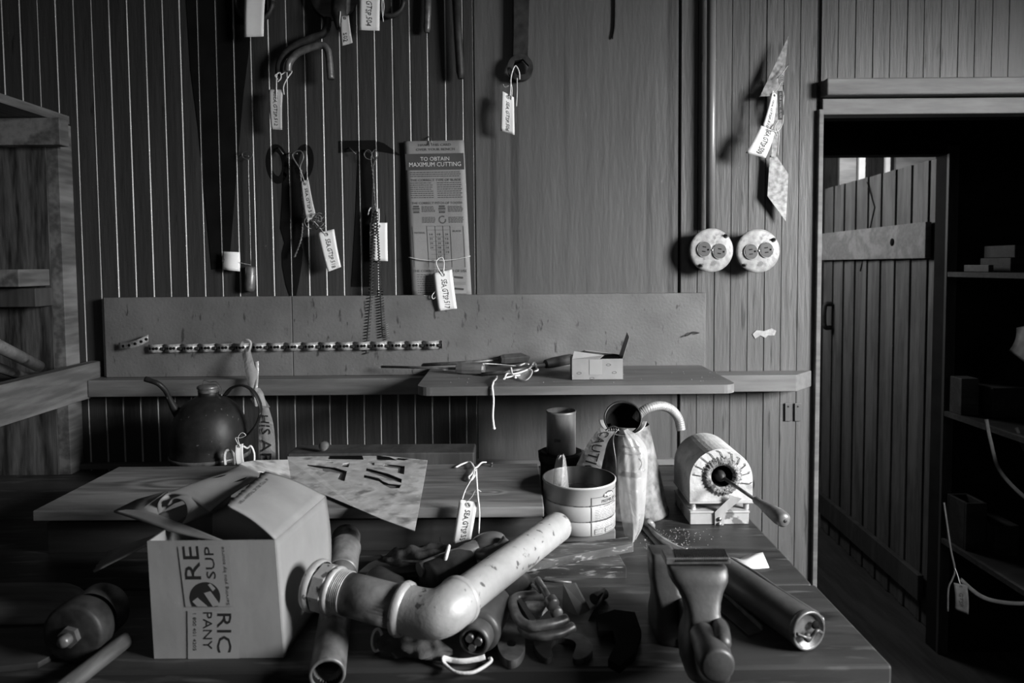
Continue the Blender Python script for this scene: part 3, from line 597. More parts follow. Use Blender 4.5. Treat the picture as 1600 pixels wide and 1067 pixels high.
# ================================================================== rail level: strap, ribbon, kettle, shelf things
def Y(d): return d-D
xa, xb = A(230, 543, -.04).x, A(691, 539, -.04).x; z0_, z1_ = A(230, 545, -.04).z, A(691, 539, -.04).z
t = thing('perforated_strap', ((xa+xb)/2, -.028, z0_), 'long wavy perforated metal hanger strap along the backboard', 'strap')
NW = 17.0
def sp(s_):                               # s_ 0..1 along the strap: scallops that curl out of the board
    k = s_*NW; f = k % 1; wd = .62; 
    if f < wd: y = -.034-.006*math.sin(math.pi*f/wd)
    else: y = -.034+.0075*math.sin(math.pi*(f-wd)/(1-wd))
    return V((xa+(xb-xa)*s_, y, z0_+(z1_-z0_)*s_))
g = G(); g.surf(lambda u, v: sp(u)+V((0, 0, (v-.5)*.0195)), 360, 2); obj('strap_band', g, 'galv', t, sol=.0009)
def sp2(s_): return A(186+46*s_, 541-13*s_*s_, -.036-.012*math.sin(3*s_))
g = G(); g.surf(lambda u, v: sp2(u)+V((0, 0, (v-.5)*.017)), 20, 2); obj('strap_end_curl', g, 'galv', t, sol=.0009)
g = G()
for i in range(int(NW)):
    for f in (.14, .36, .5):
        p = sp((i+f)/NW); q_ = sp((i+f+.02)/NW); n = (q_-p).cross(V((0,0,1))).normalized(); n = -n if n.y > 0 else n
        g.lathe(p+n*.0004, n, [(.0036,0),(.0036,.0004),(0,.0004)], 10)
for f in (.15,.35,.55,.75,.92):
    p = sp2(f); q_ = sp2(f+.02); n = (q_-p).cross(V((0,0,1))).normalized(); n = -n if n.y > 0 else n
    g.lathe(p+n*.0004, n, [(.0036,0),(.0036,.0004),(0,.0004)], 10)
obj('punched_hole', g, 'black', t, kind='stuff')
g = G()
for i in range(int(NW)): p = sp((i+.82)/NW); g.tube([p+V((0,0,-.004)), p+V((0,-.010,0))], .004, 8)
obj('strap_bolt', g, 'iron', t, kind='stuff')
# barricade ribbon
t = thing('barricade_ribbon', A(386,536,-.06), 'printed plastic barricade ribbon knotted on the strap beside the kettle', 'ribbon')
g = G(); g.tube(cr(PA([(377,541,-.05),(380,533,-.056),(387,531,-.062),(392,536,-.06),(389,548,-.064),(383,546,-.055)]), 5), .005, 8, flat=.6); kn = obj('knot', g, 'film', t)
def rib(rows, y): 
    P = [(A(a, c, yy), A(b, c2, yy)) for a, b, c, c2, yy in rows]
    L_ = cr([p[0] for p in P], 6); R_ = cr([p[1] for p in P], 6); n = len(L_)-1
    def S(u, v):
        k = min(u*n, n-1e-6); i = int(k); f = k-i; a = L_[i].lerp(L_[i+1], f); b = R_[i].lerp(R_[i+1], f); return a.lerp(b, v)+V((0, -.004*math.sin(math.pi*v), 0))
    return S, n
S, n = rib([(381,391,548,546,-.06),(382,397,570,568,-.085),(385,402,590,585,-.092),(389,400,608,606,-.10),(395,402,622,618,-.11)], 0)
g = G(); g.surf(S, n, 4); obj('upper_strip', g, 'tapef', t)
S, n = rib([(397,404,566,564,-.08),(399,404,590,588,-.09),(396,402,610,612,-.105)], 0)
g = G(); g.surf(S, n, 3); obj('middle_strip', g, 'tapef', t)
S, n = rib([(392,406,608,606,-.11),(396,412,622,616,-.12),(399,416,634,634,-.115)], 0); g = G(); g.surf(S, n, 4)
P = PA([(402,604),(422,636),(408,640),(396,626)], -.112); g.add(P, [(0,1,2,3)]); g.tube([A(393,622,-.118), A(400,634,-.12), A(398,612,-.12)], .0035, 8); kn2 = obj('lower_knot', g, 'film', t)
S, n = rib([(406,420,636,637,-.11),(404,427,660,662,-.10),(404,430,690,690,-.095),(404,431,724,724,-.10),(404,431,735,735,-.10)], 0)
g = G(); g.surf(S, n, 4); lo = obj('printed_strip', g, 'tapef', t)
g = G(); lettering(g, S, 'HIS AREA', .12, .98, .20, .80, (0,-.0015,0)); obj('print', g, 'ink', lo)
# kettle
dk = 1.52; sk = F/dk; kx = (328-800)/sk-.0; c = V((A(328, 690, Y(dk)).x, Y(dk), .9)); zz = lambda py: A(328, py, Y(dk)).z-.9
t = thing('oil_kettle', c, 'round-shouldered black kettle with long spout under the wall rail', 'kettle')
g = G(); g.lathe(c, (0,0,1), [(q*1.034, w) for q, w in [(0,0),(.076,0),(.078,.004),(.078,zz(712)-.002),(.081,zz(709)),(.081,zz(704)),(.0785,zz(702)),(.0795,zz(690)),(.079,zz(675)),(.075,zz(660)),(.068,zz(647)),(.057,zz(634)),(.042,zz(625)),(.026,zz(619)),(.021,zz(617)),(.021,zz(612))]], 56); obj('body', g, 'enamel', t)
g = G(); g.lathe(c+V((0,0,zz(613))), (0,0,1), [(.020,0),(.022,.001),(.021,.003),(.023,.005),(.021,.007),(.024,.010),(.024,.014),(.021,.016),(.010,.018),(0,.018)], 32); lid = obj('screw_cap', g, 'ironm', t)
g = G(); g.tube(cr([c+V((-.012,0,zz(600))), c+V((-.008,0,zz(594))), c+V((.004,0,zz(597))), c+V((.02,-.004,zz(596))), c+V((.034,-.01,zz(606))), c+V((.038,-.02,zz(616)))], 5), .001, 6); obj('cap_chain', g, 'wire', lid)
g = G(); g.lathe(c+V((0,0,zz(713))), (0,0,1), [(.082,0),(.0855,.001),(.0855,.009),(.082,.010)], 56); obj('base_band', g, 'ironm', t)
g = G(); g.tube(cr([A(284,652,Y(1.51)), A(274,640,Y(1.50)), A(266,626,Y(1.49)), A(259,611,Y(1.48)), A(248,600,Y(1.47)), A(236,595,Y(1.47)), A(227,592,Y(1.47))], 5), [.016-.0105*min(1, i/12)**.6 if i < 12 else .0055+.0005*(i > 26) for i in range(31)], 12); obj('spout', g, 'enamel', t)
g = G(); g.tube(cr([A(352,617,Y(1.52)), A(362,606,Y(1.51)), A(380,602,Y(1.50)), A(397,613,Y(1.49)), A(407,636,Y(1.49)), A(403,658,Y(1.50)), A(392,674,Y(1.51)), A(380,684,Y(1.52))], 6), .0072, 10, flat=.35, up=(0,0,1)); obj('handle', g, 'enamel', t)
tag('small white tag wired to the black kettle', [(367,696),(380,693),(382,725),(369,726)], Y(1.425), None, [(.0008, [(375,698),(372,684),(378,676),(384,680),(376,684),(368,684),(372,694)])], curl=.004)
for i, (pts, lb) in enumerate((([(352,726),(351,712),(354,704),(361,705),(366,714),(365,726)], 'looped white cord at the kettle base, left of the small tag'), ([(380,697),(386,700),(392,697),(397,708),(397,722),(395,728)], 'looped white cord at the kettle base, right of the small tag'))):
    g = G(); g.tube(cr(PA(pts, Y(1.435)), 6), .0034 if i == 0 else .0022, 8)
    obj('cord', g, 'string', label=lb, cat='cord', group='cords on the kettle')
# things on the shelf board
t = thing('small_carton', H(932, 590, zs), 'small open grey carton with raised flaps on the shelf board', 'box')
P1, P2 = H(894, 594, zs), H(972, 592, zs); yy = P1.y; dx = P2.x-P1.x; x0, x1 = P1.x, P2.x; hz = A(894, 561, yy).z; y1 = yy+.052; th = .0012
g = G()
for lo, hi in (((x0,yy,zs+.0003),(x1,yy+th,hz)), ((x0,y1-th,zs+.0003),(x1,y1,hz)), ((x0,yy+th,zs+.0003),(x0+th,y1-th,hz)), ((x1-th,yy+th,zs+.0003),(x1,y1-th,hz)), ((x0,yy,zs+.0002),(x1,y1,zs+.0012))): g.box(lo, hi)
obj('carton_body', g, 'smallbox', t)
g = G(); g.add([(x0,yy,hz),(x0,y1,hz),A(941,553,y1-.004),A(934,563,yy+.006)], [(0,1,2,3)]); g.add([(x0,yy,hz), A(897,549,yy+.02), A(944,555,yy+.03), A(936,561,yy+.003)], [(0,1,2,3)]); obj('left_flap', g, 'card', t, sol=.001)
g = G(); a, b = V((x1,yy,hz)), V((x1,y1,hz)); g.add([a, b, b+V((.018,0,.052)), a+V((.014,0,.046))], [(0,1,2,3)]); obj('right_flap', g, 'smallbox', t, sol=.001)
g = G(); g.add([V((x0,y1,hz)), V((x1,y1,hz)), V((x1-.005,y1-.03,hz+.006)), V((x0+.03,y1-.03,hz+.016))], [(0,1,2,3)]); obj('back_flap', g, 'card', t, sol=.001)
g = G(); P = PA([(921,562),(941,562),(941,585),(921,585)], yy-.0006); g.add(P, [(0,1,2,3)]); obj('tape_patch', g, 'cardt', t)
g = G()
for px, py in ((905,583),(925,591),(951,570),(960,582)): g.tube([V((p.x, yy-.0004, p.z)) for p in circ(A(px,py,yy-.0004), (.0045,0,0), (0,0,.0022), 16)+[A(px,py,yy-.0004)+V((.0045,0,0))]], .0003, 4)
obj('printed_oval', g, 'inkg', t, kind='stuff')
def tool(nm, lb, a, b, hr, rod, rr_, cat='tool', hm='handle', oct_=8, seg=None):
    t = thing(nm, (a+b)/2, lb, cat, None); ax = b-a; L_ = ax.length; g = G()
    g.lathe(a, ax, [(0,0),(hr*.75,0),(hr*.95,L_*.06),(hr,L_*.3),(hr*.96,L_*.75),(hr*.8,L_*.97),(0,L_)], oct_, sm=oct_ > 12); obj('handle', g, hm, t, bev=.0008)
    g = G(); g.tube(rod, rr_, 10); obj('shank', g, 'ironm', t); return t
h1 = zs+.012
tool('file', 'long slim file with faceted wooden handle lying front left on the shelf', H(757,577,h1), H(712,576,h1), .0135, [H(714,576,h1), H(650,574,zs+.008), H(596,573,zs+.006)], .0030)
tool('flat_file', 'dull wooden-handled file at the back of the shelf board', H(781,562,h1+.008), H(862,556,h1+.008), .0140, [H(783,562,h1+.006), H(720,567,zs+.01), H(662,570,zs+.006)], .0042, hm='dwood', oct_=6)
tool('screwdriver', 'dark-handled driver leaning against the small carton on the shelf', H(896,560,h1+.012), H(851,569,h1+.006), .0125, [H(852,570,h1+.004), H(800,580,zs+.01), H(752,585,zs+.004)], .0045, hm='dwood', oct_=18)
t = thing('crumpled_tag', H(805,590,zs), 'crumpled white tag with cotton ties in the middle of the shelf board', 'tag')
P = [H(801,580,zs+.012), H(835,572,zs+.022), H(832,587,zs+.012), H(820,598,zs+.001), H(806,590,zs+.004)]; c_ = (P[0]+P[1]+P[3])/3+V((0,0,-.006))
g = G(); g.add(P+[c_], [(0,1,5),(1,2,5),(2,3,5),(3,4,5),(4,0,5)], 0, True); obj('card', g, 'tagd', t, sol=.0006, sub=2)
for pts in ([(788,592),(792,584),(803,584),(815,581),(828,575),(835,566),(838,574)], [(790,590),(800,588),(812,586)], [(798,574),(800,584),(806,590)], [(838,574),(840,578),(836,580)], [(812,571),(820,568),(826,569)]):
    g = G(); g.tube(cr(PH(pts, zs+.016), 6), .0024, 8, flat=.7); obj('tie', g, 'string', t)
g = G(); g.tube(cr([H(776,588,zs+.003), H(775,592,zs+.005), H(770,596,zs+.003)], 5)[:-1]+cr([V((A(769,603,yf-.004).x, yf-.004, zs+.001)), A(771,625,yf-.006), A(770,650,yf-.006), A(772,669,yf-.006)], 6), .0023, 8); g.ell(A(772,669,yf-.006), (.0035,.0035,.003), 8)
obj('cotton_string', g, 'string', label='white cord hanging straight down over the shelf front edge', cat='cord')
g = G(); g.tube(cr([H(715,574,zs+.012), H(704,577,zs+.004), H(691,578,zs+.003)], 4), .0022, 8, flat=.6); g.tube(cr([H(755,568,zs+.016), H(775,569,zs+.014), H(806,572,zs+.012)], 4), .0014, 8); g.tube([H(755,568,zs+.018), H(757,577,zs+.003)], .0018, 8)
obj('cotton_tie', g, 'string', label='white cotton tie wrapped round the faceted file handle', cat='cord')
# grey debris on shelf and bench
g = G(); rnd = random.Random(8)
for k in range(60):
    p = H(rnd.uniform(690,1120), rnd.uniform(578,598), zs+.0006); s_ = rnd.uniform(.0004,.0011); g.ell(p, (s_,s_,s_*.7), 6)
obj('crumbs', g, 'crumbs', label='pale specks of dust scattered over the shelf board', cat='debris', kind='stuff'); g = G()
for k in range(330):
    px, py = rnd.gauss(1040,34), rnd.gauss(842,12)
    if py < 824 or px < 1000 or px > 1130: continue
    p = H(px, py, .9004); s_ = rnd.uniform(.0004,.0013); g.ell(p, (s_,s_*.8,s_*.5), 6)
obj('crumbs', g, 'crumbs', label='pale crumbs of plaster scattered on the bench before the furnace', cat='debris', kind='stuff')
# ================================================================== right rear of the bench
dt = 1.50; c = V((A(877, 700, Y(dt)).x, Y(dt), .9)); zt = lambda py: A(877, py, Y(dt)).z-.9
t = thing('blow_lamp_tin', c, 'grey cylindrical tin standing on a wider dark base behind the coffee can', 'tin')
g = G(); g.lathe(c+V((0,0,zt(706))), (0,0,1), [(0,0),(.0325,0),(.0325,zt(645)-zt(706)),(.0332,zt(644)-zt(706)),(.0332,zt(641)-zt(706)),(.031,zt(641)-zt(706)),(.031,.01),(0,.01)], 40); tb = obj('upper_cylinder', g, 'tin', t)
P = c+V((-.006,-.0326,zt(683))); g = G(); g.box((P.x-.012,P.y-.001,P.z-.003),(P.x+.002,P.y+.002,P.z+.003)); obj('window_slot', g, 'ironm', tb)
g = G(); g.lathe(c, (0,0,1), [(0,0),(.046,0),(.048,.01),(.048,zt(722)),(.052,zt(716)),(.053,zt(706)),(.046,zt(704)),(.034,zt(708)),(0,zt(708))], 12, sm=False); obj('base', g, 'iron', t)
# coffee can
dc = 1.228; c = V((A(905, 800, Y(dc)).x, Y(dc), .923)); Rc = .0655; hc = A(905, 745, Y(dc)).z-.923
t = thing('coffee_can', c, 'open pale painted coffee can with printed label in front of the tins', 'can')
g = G(); prof = [(Rc-.003,0),(Rc,.002)]
for fz in (.30, .62): prof += [(Rc,hc*fz-.003),(Rc-.0012,hc*fz-.001),(Rc-.0012,hc*fz+.001),(Rc,hc*fz+.003)]
prof += [(Rc,hc-.004),(Rc+.0016,hc-.003),(Rc+.0016,hc),(Rc-.0005,hc+.0005)]
g.lathe(c, (0,0,1), prof, 72); cb = obj('can_side', g, 'can', t)
g = G(); g.lathe(c, (0,0,1), [(0,.001),(Rc-.003,.001),(Rc-.0012,.004),(Rc-.0012,hc-.001),(Rc-.0005,hc+.0004)], 72); obj('can_inside', g, 'canin', t)
g = G(); g.lathe(c, (0,0,1), [(0,hc*.45),(Rc-.0015,hc*.45)], 40); obj('can_contents', g, 'black', t)
def cyl(px, fz, off=.0006):               # point on the can's side by picture column and height fraction
    s_ = max(-.999, min(.999, (px-905)/57.5)); a = math.asin(s_)+.09; return c+V((math.sin(a)*(Rc+off), -math.cos(a)*(Rc+off), hc*fz))
g = G()
def ctxt(s_, x0, x1, f0, f1): lettering(g, lambda u, v: cyl(x0+(x1-x0)*u, f0+(f1-f0)*v), s_, 0, 1, 0, 1, (0,0,0))
def cbar(x0, x1, f0, f1, k=8):
    for i in range(k):
        a, b = x0+(x1-x0)*i/k, x0+(x1-x0)*(i+1)/k; g.add([cyl(a,f0), cyl(b,f0), cyl(b,f1), cyl(a,f1)], [(0,1,2,3)])
def cpoly(pts, off): g.prism([cyl(x, f, off) for x, f in pts], (0,-.0002,0))
ctxt('PREMIUM', 930, 955, .66, .73); ctxt('Flake Ground Coffee', 923, 957, .575, .63)
rnd = random.Random(2)
for i in range(17):
    f = .53-.034*i
    if f < .06: break
    x = 919
    while x < 954: xe = min(956, x+rnd.uniform(3,9)); cbar(x, xe, f, f+.007, 2); x = xe+1.6
cbar(912.5, 913.7, 0, .80, 1); cbar(914, 932, .785, .795); cbar(951, 960, .86, .87)
for x in (918,936): cbar(x, x+14, .04, .048, 3); cbar(x, x+14, .14, .146, 3); cbar(x, x+.8, .04, .146, 1)
cpoly([(932,.80),(935,.85),(942,.885),(949,.86),(951,.82),(949,.775),(942,.75),(935,.765)], .0007); obj('label_print', g, 'inkg', cb)
g = G(); lettering(g, lambda u, v: cyl(934.5+14.5*u, .785+.065*v, .0014), 'MJB', 0, 1, 0, 1, (0,-.0002,0)); obj('emblem_lettering', g, 'tag', cb)
g = G()
S, n = rib([(873,880,708,708,Y(1.19)),(869,884,716,718,Y(1.185)),(865,887,738,742,Y(1.19)),(864,889,762,768,Y(1.21)),(866,888,785,788,Y(1.23))], 0)
g = G(); g.surf(lambda u, v: S(u, v)+V((0, -.010*math.sin(math.pi*v)-.004*math.sin(9*v+6*u), 0)), n, 12); obj('plastic_strip', g, 'film', label='twist of printed plastic strip sticking out of the coffee can', cat='strip')
# cone can
do = 1.36; c = V((A(984, 700, Y(do)).x, Y(do), .9)); zo_ = lambda py: A(984, py, Y(do)).z-.9; top = zo_(662)
t = thing('oil_measure', c, 'mottled tin cone-shaped oil can with dark hooded mouth and ribbed handle', 'can')
g = G(); g.lathe(c, (0,0,1), [(0,0),(.077,0),(.078,.004),(.074,.012),(.060,top*.45),(.046,top*.8),(.038,top)], 48, caps=False); obj('cone_body', g, 'cone', t)
ax = V((-.16,-.80,.58)).normalized(); ct = c+V((-.012,.006,top-.004))
g = G(); g.lathe(ct, ax, [(.036,-.01),(.036,.035),(.0375,.036),(.0345,.036),(.0335,.002),(0,.0)], 40); hd = obj('hood', g, 'iron', t)
g = G(); g.lathe(ct, ax, [(.0332,.034),(.0328,.004),(0,.003)], 40); obj('hood_inside', g, 'black', hd)
g = G(); Pm = ct+ax*.036; u_ = ax.cross(V((0,0,1))).normalized(); w_ = u_.cross(ax).normalized(); w_ = w_ if w_.z > 0 else -w_; 
g.surf(lambda a, b: Pm+u_*math.cos(math.pi*(1.04+.92*a))*(.037+.010*b)+w_*math.sin(math.pi*(1.04+.92*a))*(.037+.004*b)+ax*(.012*b*math.sin(math.pi*a))-ax*.001, 24, 4); obj('lip', g, 'tin', t, sol=.0012)
pth = cr([A(993,656,Y(1.35)), A(1001,645,Y(1.35)), A(1015,637,Y(1.35)), A(1033,634,Y(1.36)), A(1049,640,Y(1.37)), A(1060,654,Y(1.38)), A(1064,672,Y(1.38))], 16)
g = G(); g.tube(pth, [.0096 if i % 3 else .0088 for i in range(len(pth))], 14); obj('ribbed_handle', g, 'tin', t)
g = G(); g.tube(cr([A(1004,803,Y(1.30)), A(1014,819,Y(1.27)), A(1026,836,Y(1.22)), A(1046,851,Y(1.17)), A(1066,861,Y(1.13)), A(1088,868,Y(1.09))], 6), [.0085]*8+[.0062]*23, 10); g.tube([A(1012,816,Y(1.275)), A(1017,823,Y(1.262))], .0095, 12); obj('outlet_pipe', g, 'tin', t)
# plastic bag in front
t = thing('plastic_bag', A(985,842,Y(1.19)), 'long crinkled clear plastic bag hanging down the front of the cone can', 'bag')
rows = [(968,980,669,Y(1.262)),(966,998,682,Y(1.25)),(966,1010,700,Y(1.245)),(965,1012,725,Y(1.235)),(966,1010,760,Y(1.225)),(969,1008,795,Y(1.22)),(973,1004,822,Y(1.215)),(978,994,842,Y(1.21))]
Lp = cr([A(r[0], r[2], r[3]) for r in rows], 6); Rp = cr([A(r[1], r[2], r[3]) for r in rows], 6)
def bag(u, v):
    k = min(u*(len(Lp)-1), len(Lp)-1.00001); i = int(k); f = k-i; p = Lp[i].lerp(Lp[i+1], f).lerp(Rp[i].lerp(Rp[i+1], f), v)
    return p+V((0, -.016*math.sin(math.pi*v)-.0035*math.sin(7*v+5*u)*math.sin(math.pi*v)-.0009*math.sin(23*v-9*u), 0))
g = G(); g.surf(bag, 56, 26); fb = obj('bag_front', g, 'film', t)
g = G()
for s_, u0, u1, v0, v1 in (('E', .12, .26, .62, .95), ('A', .30, .42, .62, .95)): pass
for k, (a, b) in enumerate(((.24,.262),(.31,.332),(.47,.50))): g.surf(lambda u, v: bag(a+(b-a)*u, .12+.62*v)+V((0,-.0012,0)), 2, 8)
g.surf(lambda u, v: bag(.36+.09*u, .66+.14*v+.1*math.sin(3*u))+V((0,-.0012,0)), 5, 3); obj('faint_print', g, 'smallbox', fb)
t2 = thing('barricade_strip', A(930,690,Y(1.26)), 'printed barricade tape hanging from the cone can mouth toward the left', 'ribbon')
S, n = rib([(938,962,668,674,Y(1.27)),(924,950,684,690,Y(1.275)),(912,944,704,712,Y(1.285)),(900,938,728,740,Y(1.30)),(894,936,742,760,Y(1.315))], 0)
g = G(); g.surf(S, n, 5); sp_ = obj('strip', g, 'tapef', t2); g = G()
lettering(g, S, 'CAUTION', .04, .98, .25, .75, (0,-.0015,0)); obj('print', g, 'ink', sp_)
g = G(); g.tube(cr(PA([(946,672,Y(1.255)),(957,666,Y(1.25)),(966,670,Y(1.245)),(960,678,Y(1.24)),(958,690,Y(1.24)),(962,720,Y(1.235)),(963,745,Y(1.235))]), 6), .0012, 6)
g.tube(helix(cr(PA([(950,671,Y(1.252)),(968,671,Y(1.242))]), 5), .0028, 5, 8), .0009, 6); obj('tie_wire', g, 'wire', t2)
# soldering furnace
df = 1.28; sf = F/df; yF = Y(df); c = V((A(1127, 750, yF).x, yF, A(1127, 750, yF).z)); rf = .060; zb_ = A(1127, 783, yF).z
t = thing('soldering_furnace', V((c.x, yF+.06, .9)), 'arched white refractory furnace on a small painted box at the bench edge', 'furnace')
def arch(r, y, zbot, n=24): return [V((c.x+r, y, zbot))]+[V((c.x+r*math.cos(R(180*i/n)), y, c.z+r*math.sin(R(180*i/n)))) for i in range(n+1)]+[V((c.x-r, y, zbot))]
hz_ = V((c.x+.001, 0, A(1127, 744, yF).z)); 
g = G(); g.prism(arch(rf, yF, zb_), (0,.125,0), holes=[[V((hz_.x+.0215*math.cos(R(15*i)), yF, hz_.z+.0215*math.sin(R(15*i)))) for i in range(24)]]); obj('furnace_body', g, 'furn', t, bev=.004)
g = G(); g.surf(lambda u, v: V((hz_.x+math.cos(2*math.pi*u)*(.0205+.017*v+.0016*math.sin(29*u*6.28)*v+.001*math.sin(61*u*6.28)*v), yF-.0005-.0055*math.sin(math.pi*min(1,v*1.1))-.0012*math.sin(37*u*6.28+9*v), hz_.z+math.sin(2*math.pi*u)*(.0205+.017*v+.0016*math.sin(29*u*6.28)*v+.001*math.sin(61*u*6.28)*v))), 96, 8); obj('crumbling_rim', g, 'crust', t)
g = G(); g.lathe(V((hz_.x, yF+.002, hz_.z)), (0,1,0), [(.0212,0),(.019,.10),(0,.10)], 30); obj('fire_hole', g, 'black', t)
g = G()
for a in (14,32,50,68,92,112,130,150,168,-8): 
    ca, sa = math.cos(R(a)), math.sin(R(a)); p = V((c.x+.054*ca, yF-.0015, c.z+.054*sa)); q_ = V((c.x+.040*ca+.006*sa, yF-.0015, c.z+.040*sa)); g.tube([p+V((0,.002,0)), p, q_, q_+V((0,.002,0))], .0006, 5)
    g.tube([p, p+V((-.011*sa+.004,0,.004))], .0005, 5)
obj('wire_staple', g, 'iron', t, kind='stuff')
g = G(); g.prism([V((c.x-rf-.001, yF-.003, zb_)), V((c.x+rf+.001, yF-.003, zb_)), V((c.x+rf+.001, yF-.003, zb_-.004)), V((c.x-rf-.001, yF-.003, zb_-.004))], (0,.13,0)); obj('floor_plate', g, 'box', t, bev=.001)
zbx = A(1127, 797, yF).z
for dx in (-.052, .050): 
    for dy in (.008, .105): g = G(); g.lathe(V((c.x+dx, yF+dy, zbx)), (0,0,1), [(.0055,0),(.0055,zb_-.004-zbx)], 14); obj('foot', g, 'box', t)
g = G(); g.box((c.x-.060, yF-.004, .9005), (c.x+.052, yF+.12, zbx-.0015)); g.box((c.x-.061, yF-.006, zbx-.004), (c.x+.053, yF+.122, zbx)); obj('base_box', g, 'box', t, bev=.0012)
g = G(); P = [A(1140,773,yF-.010), A(1159,779,yF-.010), A(1131,803,yF-.008), A(1131,826,yF-.007), A(1117,826,yF-.007), A(1117,800,yF-.008), A(1139,779,yF-.010)]
g.prism(P, (0,.0014,0)); br = obj('bracket', g, 'tin', t)
for py in (811, 819): g = G(); g.lathe(A(1124,py,yF-.008), (0,-1,0), [(.0042,0),(.004,.0018),(0,.0024)], 14); obj('screw', g, 'wire', br)
g = G(); g.tube(cr([V((c.x+rf+.002, yF+.01, c.z+.002)), V((c.x+rf+.006, yF+.012, c.z-.014)), V((c.x+rf+.002, yF+.014, c.z-.03))], 5), .0018, 6); obj('side_loop', g, 'iron', t)
t = thing('soldering_copper', A(1225,812,Y(1.10)), 'soldering iron with turned wooden handle poking out of the furnace hole', 'soldering iron')
a, b, e = A(1121,740,yF+.02), A(1181,781,Y(1.185)), A(1227,814,Y(1.10)); ax = e-b; L_ = ax.length
g = G(); g.tube([a.lerp(b,.12), b+ax*.1], .0032, 10); obj('shank', g, 'ironm', t)
g = G(); g.lathe(b, ax, [(0,0),(.0068,0),(.0075,L_*.05),(.0068,L_*.14),(.0088,L_*.32),(.0118,L_*.58),(.0135,L_*.80),(.0128,L_*.94),(.008,L_),(0,L_)], 28); hn = obj('handle', g, 'handle', t)
g = G(); g.lathe(e, ax, [(.003,-.001),(.003,.0006),(0,.0006)], 12); obj('rivet', g, 'iron', hn)
g = G(); g.ell(a.lerp(b,.05), (.011,.020,.012), 14); obj('copper_tip', g, 'iron', t)
# ================================================================== front of the bench
# planks
def plank(nm, corners, z, th, m, lb, cat='plank'):
    g = G(); g.prism([H(x, y, z) for x, y in corners], (0,0,-th)); return obj(nm, g, m, label=lb, cat=cat, bev=.0012)
plank('long_board', [(594,866),(966,864),(979,886),(622,884)], .9185, .0182, 'dusty', 'rough dusty board lying on the bench in front of the plank box')
plank('split_board', [(800,858),(982,839),(990,849),(800,885)], .933, .0140, 'dusty', 'split board with pale edge lying just in front of the coffee can')
g = G(); c = V((A(905, 800, Y(dc)).x, Y(dc), .9)); g.box((c.x-.075, c.y-.03, .9004), (c.x+.062, c.y+.055, .9226)); obj('support_board', g, 'chest', label='short board lying under the coffee can', cat='plank', bev=.002)
g = G(); g.tube([H(688,846,.9190), H(688,838,.935)], .0007, 6); obj('nail', g, 'wire', label='thin nail standing upright in the dusty long board', cat='nail', group='nails on the bench')
# stencil sheets
def Hz(px, py, extra=0): return H(px, py, zc+.0045+extra+max(0, (455-px)/80)*.040)
c6 = lambda pts: [Hz(360+x/3.2, 680+y/3.2) for x, y in pts]
out = [Hz(*p) for p in ((371,729),(380,722),(400,719),(450,718),(520,719),(600,720),(668,720),(662,755),(655,792),(648,829),(600,812),(560,795),(520,778),(490,766),(455,753),(430,743),(408,737),(388,736))]
holes = [c6(p) for p in ([(385,145),(520,160),(583,180),(570,230),(535,218),(548,192),(500,182),(480,184),(462,178),(460,168),(385,152)], [(562,142),(597,138),(590,160),(558,156)],
  [(688,133),(720,136),(720,147),(768,152),(772,141),(872,153),(868,195),(835,188),(838,166),(800,162),(735,151),(685,149)],
  [(680,163),(790,192),(857,219),(855,238),(800,222),(676,178)], [(668,197),(740,213),(762,229),(790,240),(855,246),(845,265),(800,265),(770,250),(742,230),(666,212)], [(480,132),(516,132),(510,139),(478,138)])]
g = G(); g.prism(out, (0,0,-.0012), holes=holes); obj('stencil_sheet', g, 'stencil', label='large mottled stencil card with cut-out letters lying on the plank box', cat='stencil')
g = G(); g.prism([H(x, y, zc+.0022) for x, y in ((449,709),(520,708),(600,712),(668,719),(664,725),(560,727),(450,725))], (0,0,-.001)); t = obj('stencil_sheet', g, 'stencil', label='second stencil card peeping out behind the large mottled one', cat='stencil')
g = G()
for q in (((516,712),(566,712),(568,718),(514,717)), ((590,712),(608,714),(620,719),(590,718)), ((622,716),(640,717),(632,719),(620,718))): g.prism([H(x, y, zc+.0026) for x, y in q], (0,0,.0004))
obj('cut_letters', g, 'black', t)
g = G(); zq = A(600, 704, Y(1.45)).z; g.box((A(450,704,Y(1.45)).x, Y(1.445), .9), (A(741,704,Y(1.45)).x, Y(1.52), zq-.004)); obj('dark_beam', g, 'dwood', label='dark heavy beam lying behind the plank box against the wall', cat='beam', bev=.003)
g = G(); c = A(507,706,Y(1.46)); g.lathe(V((c.x, Y(1.45), zq+.0098)), (0,1,0), [(0,0),(.010,0),(.010,.012),(0,.012)], 20); obj('wood_plug', g, 'chest', label='small round wooden plug resting on the dark beam', cat='plug')
tag('tag SEA hanging in front of the plank box on white ribbon', [(718,780),(746,785),(736,842),(707,850)], Y(1.115), 'SEA.GTSP.55', [(.0024, [(722,780),(727,765),(738,745),(742,733)]), (.0024, [(748,833),(749,800),(746,768),(744,735)]), (.0009, [(731,783),(738,775),(744,765),(752,768)])], tv=(.40,.68), curl=.004)['label'] = 'handwritten tag hanging in front of the plank box on white ribbon'
g = G(); z_ = zc+.0035
g.tube(cr([H(712,730,z_), H(722,725,z_), H(734,722,z_+.002), H(742,731,z_+.004), H(752,723,z_+.003), H(759,722,z_)], 6), .0026, 8, flat=.6)
g.tube(cr([H(742,731,z_+.003), H(737,740,z_+.003), H(732,746,z_+.002), H(736,750,z_+.001), H(742,742,z_+.003), H(744,733,z_+.004)], 6), .0022, 8, flat=.6)
obj('white_ribbon', g, 'string', label='white cotton ribbon knot on the lid of the plank box', cat='ribbon')
